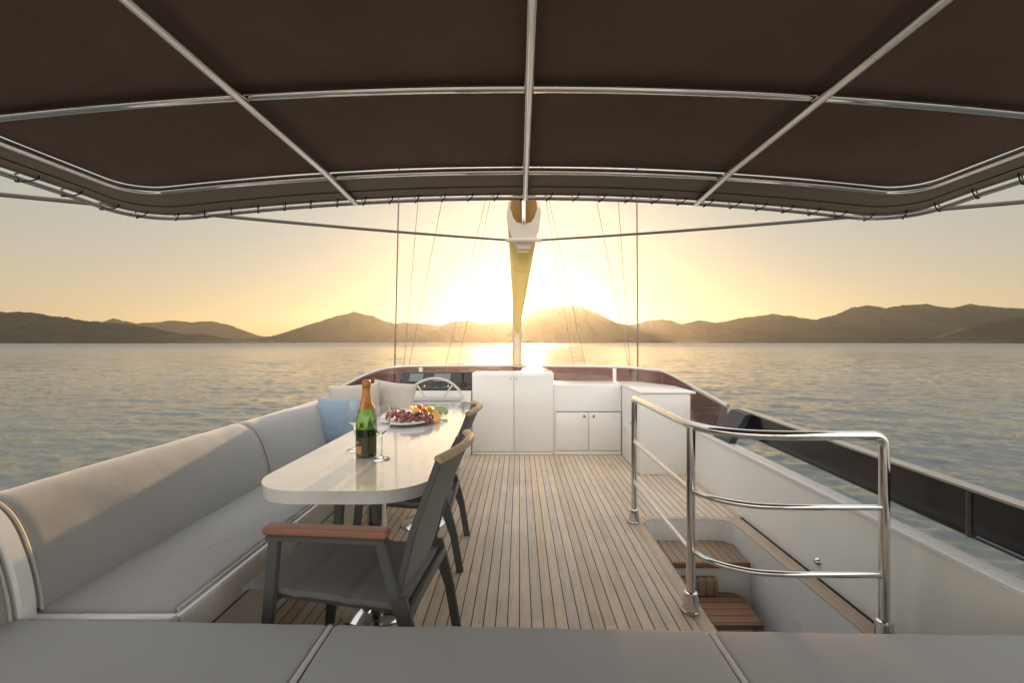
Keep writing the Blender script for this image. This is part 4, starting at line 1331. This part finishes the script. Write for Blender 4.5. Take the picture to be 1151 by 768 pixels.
part('tread_block', B(1.14, 1.385, 3.17, 3.232, -0.372, -0.258, bev=0.006), M_tread, t)
part('riser', B(OX0 + 0.004, 1.50, 2.60, 2.9185, -1.89, -0.645), M_white, t)
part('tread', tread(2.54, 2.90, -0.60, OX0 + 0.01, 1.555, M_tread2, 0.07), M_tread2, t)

# ------------------------------------------------------------------ canopy overhead
t = thing('canopy', 'brown fabric sun canopy on a chrome tube frame over the near deck', 'canopy', (0.02, 0.6, 0))
CXC = 0.02
YF = 2.34                      # inner front tube
def cz(x):
    return 2.275 - 0.030 * (x - CXC) ** 2
def canopy_z(x, y):
    d = max(0.0, y - 2.2)
    return cz(x) - 0.028 * d
XI, XO, YO, YA = 2.00, 2.21, 2.68, -1.6
# fabric: grid clipped to the rounded outline
def rr_path(xh, yf, ya, r, n=10, step=0.08):
    pts = []
    y = ya
    pts += [(-xh, ya + (yf - r - ya) * i / 40) for i in range(41)]
    pts += [(-xh + r - r * math.cos(R(90 * k / n)), yf - r + r * math.sin(R(90 * k / n))) for k in range(1, n + 1)]
    pts += [(-xh + r + (2 * xh - 2 * r) * i / 50, yf) for i in range(1, 51)]
    pts += [(xh - r + r * math.sin(R(90 * k / n)), yf - r + r * math.cos(R(90 * k / n))) for k in range(1, n + 1)]
    pts += [(xh, yf - r - (yf - r - ya) * i / 40) for i in range(1, 41)]
    return [(x + CXC, y) for x, y in pts]
inner = rr_path(XI, YF, YA, 0.17)
outer = rr_path(XO - 0.045, YO - 0.045, YA, 0.24)
outt = rr_path(XO, YO, YA, 0.28)
def fabric_top():
    bm = bmesh.new()
    n = len(inner)
    half = n // 2
    rows = []
    for i in range(n):
        x, y = inner[i]
        xo, yo = x, y
        row = []
        for k in range(13):
            f = k / 12
            # towards the spine of the canopy
            px = CXC + (xo - CXC) * (1 - f)
            py = yo if abs(yo - YF) > 0.27 else yo + (YF - 0.27 - yo) * f if False else yo
            row.append((px, py))
        rows.append(row)
    # plain rectangular grid trimmed by the outline
    xs = [CXC - XI + 2 * XI * i / 70 for i in range(71)]
    ys = [YA + (YF - YA) * j / 60 for j in range(61)]
    g = {}
    for i, x in enumerate(xs):
        for j, y in enumerate(ys):
            xx, yy = x, y
            r = 0.17
            cx = max(-XI + r, min(XI - r, x - CXC)); cy = min(y, YF - r)
            dx, dy = x - CXC - cx, y - cy
            m = max(abs(dx), abs(dy))
            if m > 0 and dx and dy:
                L = math.hypot(dx, dy); xx = CXC + cx + dx * m / L; yy = cy + dy * m / L
            # slight sag between the tubes
            sx = math.sin(math.pi * ((x - CXC) / 0.985)) ** 2
            sy = math.sin(math.pi * min(1, max(0, (y - 1.58) / 0.76 if y > 1.58 else (y - 0.2) / 1.38 % 1))) ** 2
            sag = 0.016 * sx * sy
            g[i, j] = bm.verts.new((xx, yy, canopy_z(xx, yy) + 0.034 - sag + 0.003 * nz((xx, yy, 0), 3, 2)))
    for i in range(70):
        for j in range(60):
            bm.faces.new((g[i, j], g[i + 1, j], g[i + 1, j + 1], g[i, j + 1]))
    return bm
part('fabric', fabric_top(), M_canopy, t, angle=180)
def band(pa, pb, za, zb):
    bm = bmesh.new()
    A = [bm.verts.new((x, y, za(x, y))) for x, y in pa]; Bv = [bm.verts.new((x, y, zb(x, y))) for x, y in pb]
    mid = [bm.verts.new(((p[0] + q[0]) / 2, (p[1] + q[1]) / 2, (za(*p) + zb(*q)) / 2 - 0.006)) for p, q in zip(pa, pb)]
    for i in range(len(pa) - 1):
        bm.faces.new((A[i], A[i + 1], mid[i + 1], mid[i])); bm.faces.new((mid[i], mid[i + 1], Bv[i + 1], Bv[i]))
    return bm
zi = lambda x, y: canopy_z(x, y) + 0.028
zo = lambda x, y: canopy_z(x, y) - 0.002
part('apron', band(inner, outer, zi, zo), M_apron, t, angle=180)
midp = [((p[0] * 0.35 + q[0] * 0.65), (p[1] * 0.35 + q[1] * 0.65)) for p, q in zip(inner, outer)]
part('apron_seam', T([(x, y, canopy_z(x, y) + 0.001) for x, y in midp], 0.0022, seg=5), M_cord, t)
part('hem', T([(x, y, zo(x, y)) for x, y in outer], 0.008, seg=8), M_apron, t)
part('inner_tube', T([(x, y, canopy_z(x, y) + 0.008) for x, y in inner], 0.0145, seg=14), M_chrome, t)
part('edge_tube', T([(x, y, canopy_z(x, y) - 0.012) for x, y in outt], 0.012, seg=12), M_tube, t)
for x in (-0.955, 0.032, 1.03):
    part('length_tube', T([(x, YA, cz(x) - 0.012), (x, 0.5, cz(x) - 0.012), (x, 1.6, cz(x) - 0.012), (x, 2.2, cz(x) - 0.012), (x, YO - 0.03, canopy_z(x, YO) - 0.022)], 0.016, seg=16), M_chrome, t)
for y in (1.585, 0.2, -1.2):
    part('cross_tube', T([(CXC - XI + 2 * XI * i / 40, y, cz(CXC - XI + 2 * XI * i / 40) + 0.012) for i in range(41)], 0.0155, seg=14), M_chrome, t)
for x in (-2.14, 2.16):
    for y in (0.75, -1.4):
        part('post', T([(x, y, 0.5 if x > 0 else 0.70), (x, y, canopy_z(x, y) - 0.01)], 0.022, seg=14), M_chrome, t)
# lashing cords between the hem and the edge tube
def lashings():
    acc = 0.0
    last = None
    out = []
    for i in range(len(outt)):
        p = Vector((outt[i][0], outt[i][1], 0)); q = Vector((outer[i][0], outer[i][1], 0))
        if last is not None:
            acc += (p - last).length
        last = p
        if acc > 0.142 and p.y > 0.9:
            out.append((p, q)); acc = 0.0
    return out
for p, q in lashings():
    z1 = canopy_z(p.x, p.y) - 0.012; z2 = canopy_z(q.x, q.y) - 0.003
    d = (p - q).normalized(); tg = Vector((-d.y, d.x, 0))
    k = rnd.uniform(-0.004, 0.004)
    loop = [Vector((q.x, q.y, z2 + 0.014)) - d * 0.022 - tg * 0.018, Vector((q.x, q.y, z2 - 0.012)) - d * 0.014 - tg * (0.014 + k), Vector((p.x, p.y, z1 - 0.015)) - d * 0.006 + tg * 0.014, Vector((p.x, p.y, z1 - 0.008)) + d * 0.012 + tg * 0.014, Vector((p.x, p.y, z1 + 0.018)) + d * 0.002 + tg * 0.02, Vector((q.x, q.y, z2 + 0.022)) - tg * 0.016]
    part('lashing_cord', T(smooth_path(loop, 4), 0.0032, seg=6), M_cord, t)

# ------------------------------------------------------------------ mast, boom and rigging
t = thing('mast', 'pale mast standing behind the front windscreen against the setting sun', 'mast', (-0.055, 10.0, -0.9))
part('spar', T([(-0.055, 10.0, -1.3), (-0.055, 10.0, 4), (-0.055, 10.0, 15)], 0.115, seg=24, flat=(0.10, 0.15)), M_mast, t)
#part('mast_collar', T([(-0.055, 10.0, 1.62), (-0.055, 10.0, 1.95)], 0.14, seg=24), M_mast, t)

t = thing('boom', 'white ended boom in a tan cover sloping down to the mast', 'boom', (0.04, 7.0, 2.0))
AY, FY = 4.9, 9.88
def boom_sec(y):
    f = (y - AY) / (FY - AY)
    zb = 2.42 + (1.60 - 2.42) * f        # underside
    w = 0.180 - 0.100 * f
    h = 0.62 - 0.10 * f
    cx = 0.045 - 0.095 * f
    return cx, zb, w, h
def boom_ring(bm, y, grow=0.0):
    cx, zb, w, h = boom_sec(y)
    pts = [(-0.35, 0.0), (0.35, 0.0), (0.62, 0.14), (0.88, 0.36), (1.0, 0.62), (0.96, 0.85), (0.7, 1.0), (0.0, 1.04), (-0.7, 1.0), (-0.96, 0.85), (-1.0, 0.62), (-0.88, 0.36), (-0.62, 0.14)]
    return [bm.verts.new((cx + (w + grow) * a, y, zb - grow + (h + grow) * b)) for a, b in pts]
bm = bmesh.new()
rings = [boom_ring(bm, AY + 0.12 + (FY - AY - 0.12) * i / 16) for i in range(17)]
for a, b in zip(rings, rings[1:]):
    for i in range(len(a)):
        bm.faces.new((a[i], a[(i + 1) % len(a)], b[(i + 1) % len(a)], b[i]))
part('cover', bm, M_boom, t, angle=50)
for y in (5.7, 6.6, 7.5, 8.4, 9.3):
    bm = bmesh.new()
    r1 = boom_ring(bm, y - 0.02, 0.004); r2 = boom_ring(bm, y + 0.02, 0.004)
    for i in range(len(r1)):
        bm.faces.new((r1[i], r1[(i + 1) % len(r1)], r2[(i + 1) % len(r1)], r2[i]))
    part('sail_tie', bm, M_boom, t, angle=50)
# white end cup with a notch, tan sail showing in it
bm = bmesh.new()
cx, zb, w, h = boom_sec(AY)
outl = [(-0.36, -0.02), (0.36, -0.02), (0.66, 0.14), (0.92, 0.36), (1.03, 0.60), (0.98, 0.72), (0.78, 0.66), (0.62, 0.52), (0.42, 0.44), (0.0, 0.42), (-0.42, 0.44), (-0.62, 0.52), (-0.80, 0.68), (-1.0, 0.66), (-1.03, 0.58), (-0.92, 0.36), (-0.66, 0.14)]
a = [bm.verts.new((cx + w * x, AY, zb + h * z)) for x, z in outl]; b2 = [bm.verts.new((cx + w * x * 1.02, AY + 0.14, zb + h * z)) for x, z in outl]
bm.faces.new(a); bm.faces.new(b2[::-1])
for i in range(len(outl)):
    bm.faces.new((a[i], b2[i], b2[(i + 1) % len(outl)], a[(i + 1) % len(outl)]))
part('end_cup', bm, M_boomw, t, angle=30)
bm = bmesh.new()
for y in (AY + 0.09,):
    o1 = [(-0.75, 0.35), (0.75, 0.35), (0.88, 0.62), (0.72, 0.98), (0.2, 1.05), (-0.25, 1.02), (-0.7, 0.95), (-0.9, 0.62)]
    a = [bm.verts.new((cx + w * x, y, zb + h * z)) for x, z in o1]; b2 = [bm.verts.new((cx + w * x, y + 0.5, zb + h * z)) for x, z in o1]
    bm.faces.new(a); bm.faces.new(b2[::-1])
    for i in range(8): bm.faces.new((a[i], b2[i], b2[(i + 1) % 8], a[(i + 1) % 8]))
part('furled_sail', bm, M_sail, t, angle=30)
part('end_fitting', B(cx - 0.02, cx + 0.02, AY - 0.02, AY + 0.1, zb + h * 0.42, zb + h * 1.05, bev=0.006), M_chrome, t)
part('shackle_bar', T([(cx - 0.19, AY - 0.035, zb + 0.075), (cx + 0.19, AY - 0.035, zb + 0.075)], 0.024, seg=10), M_boomw, t)

ROPE = [((-0.14, AY - 0.035, 2.495), (-2.62, 2.25, 2.137), 'thick grey rope from the boom end to the left side of the canopy'), ((0.23, AY - 0.035, 2.495), (2.62, 2.35, 2.128), 'thick grey rope from the boom end to the right side of the canopy')]
for a, b_, lab in ROPE:
    a, b_ = Vector(a), Vector(b_)
    pts = [a.lerp(b_, k / 24) + Vector((0, 0, -0.015 * math.sin(math.pi * k / 24))) for k in range(25)]
    tag(link_mesh('rope', T(pts, 0.0115, seg=10), M_rope), lab, 'rope', 'ropes holding the boom end')

def wire(name, p0, p1, y, r, lab):
    """stay in a plane at distance y; ends given as slopes off the boat's centre line"""
    (x0, z0), (x1, z1) = p0, p1
    a = Vector((x0, y, z0)); b_ = Vector((x1, y, z1))
    d = (b_ - a)
    top = a - d * (7.0 / abs(d.z)); bot = b_ + d * (1.0 / abs(d.z))
    tag(link_mesh(name, T([top, a, b_, bot], r, seg=8), M_wire), lab, 'rigging wire', 'rigging wires of the mast')
def stay(xa, ya, xb, yb, Y, r, lab):
    f = lambda x, y: ((x - 584) / 512 * Y, 1.4 + (385 - y) / 512 * Y)
    wire('shroud', f(xa, ya), f(xb, yb), Y, r, lab)
stay(448, 224, 443.6, 410, 7.2, 0.0115, 'thick dark upright wire left of the mast, farthest left of all the wires')
stay(716, 224, 717, 410, 7.2, 0.0115, 'thick dark upright wire right of the mast, farthest right of all the wires')
stay(470, 224, 454, 410, 8.0, 0.005, 'thin wire next to the thick left upright wire')
stay(497, 224, 460, 410, 8.4, 0.005, 'thin leaning wire, third from the left')
stay(546, 224, 501, 410, 9.0, 0.005, 'thin leaning wire left of the sun, the outer of the close pair')
stay(551, 224, 515, 410, 9.4, 0.005, 'thin leaning wire left of the sun, the inner of the close pair')
stay(613.5, 224, 644.5, 410, 9.4, 0.005, 'thin leaning wire just right of the mast, the inner of the close pair')
stay(617, 224, 658, 410, 9.0, 0.005, 'thin leaning wire just right of the mast, the outer of the close pair')
stay(670.5, 224, 706.5, 410, 8.4, 0.005, 'thin leaning wire over the right slope of the round hill')
stay(695, 224, 708, 410, 8.0, 0.005, 'thin wire next to the thick right upright wire')
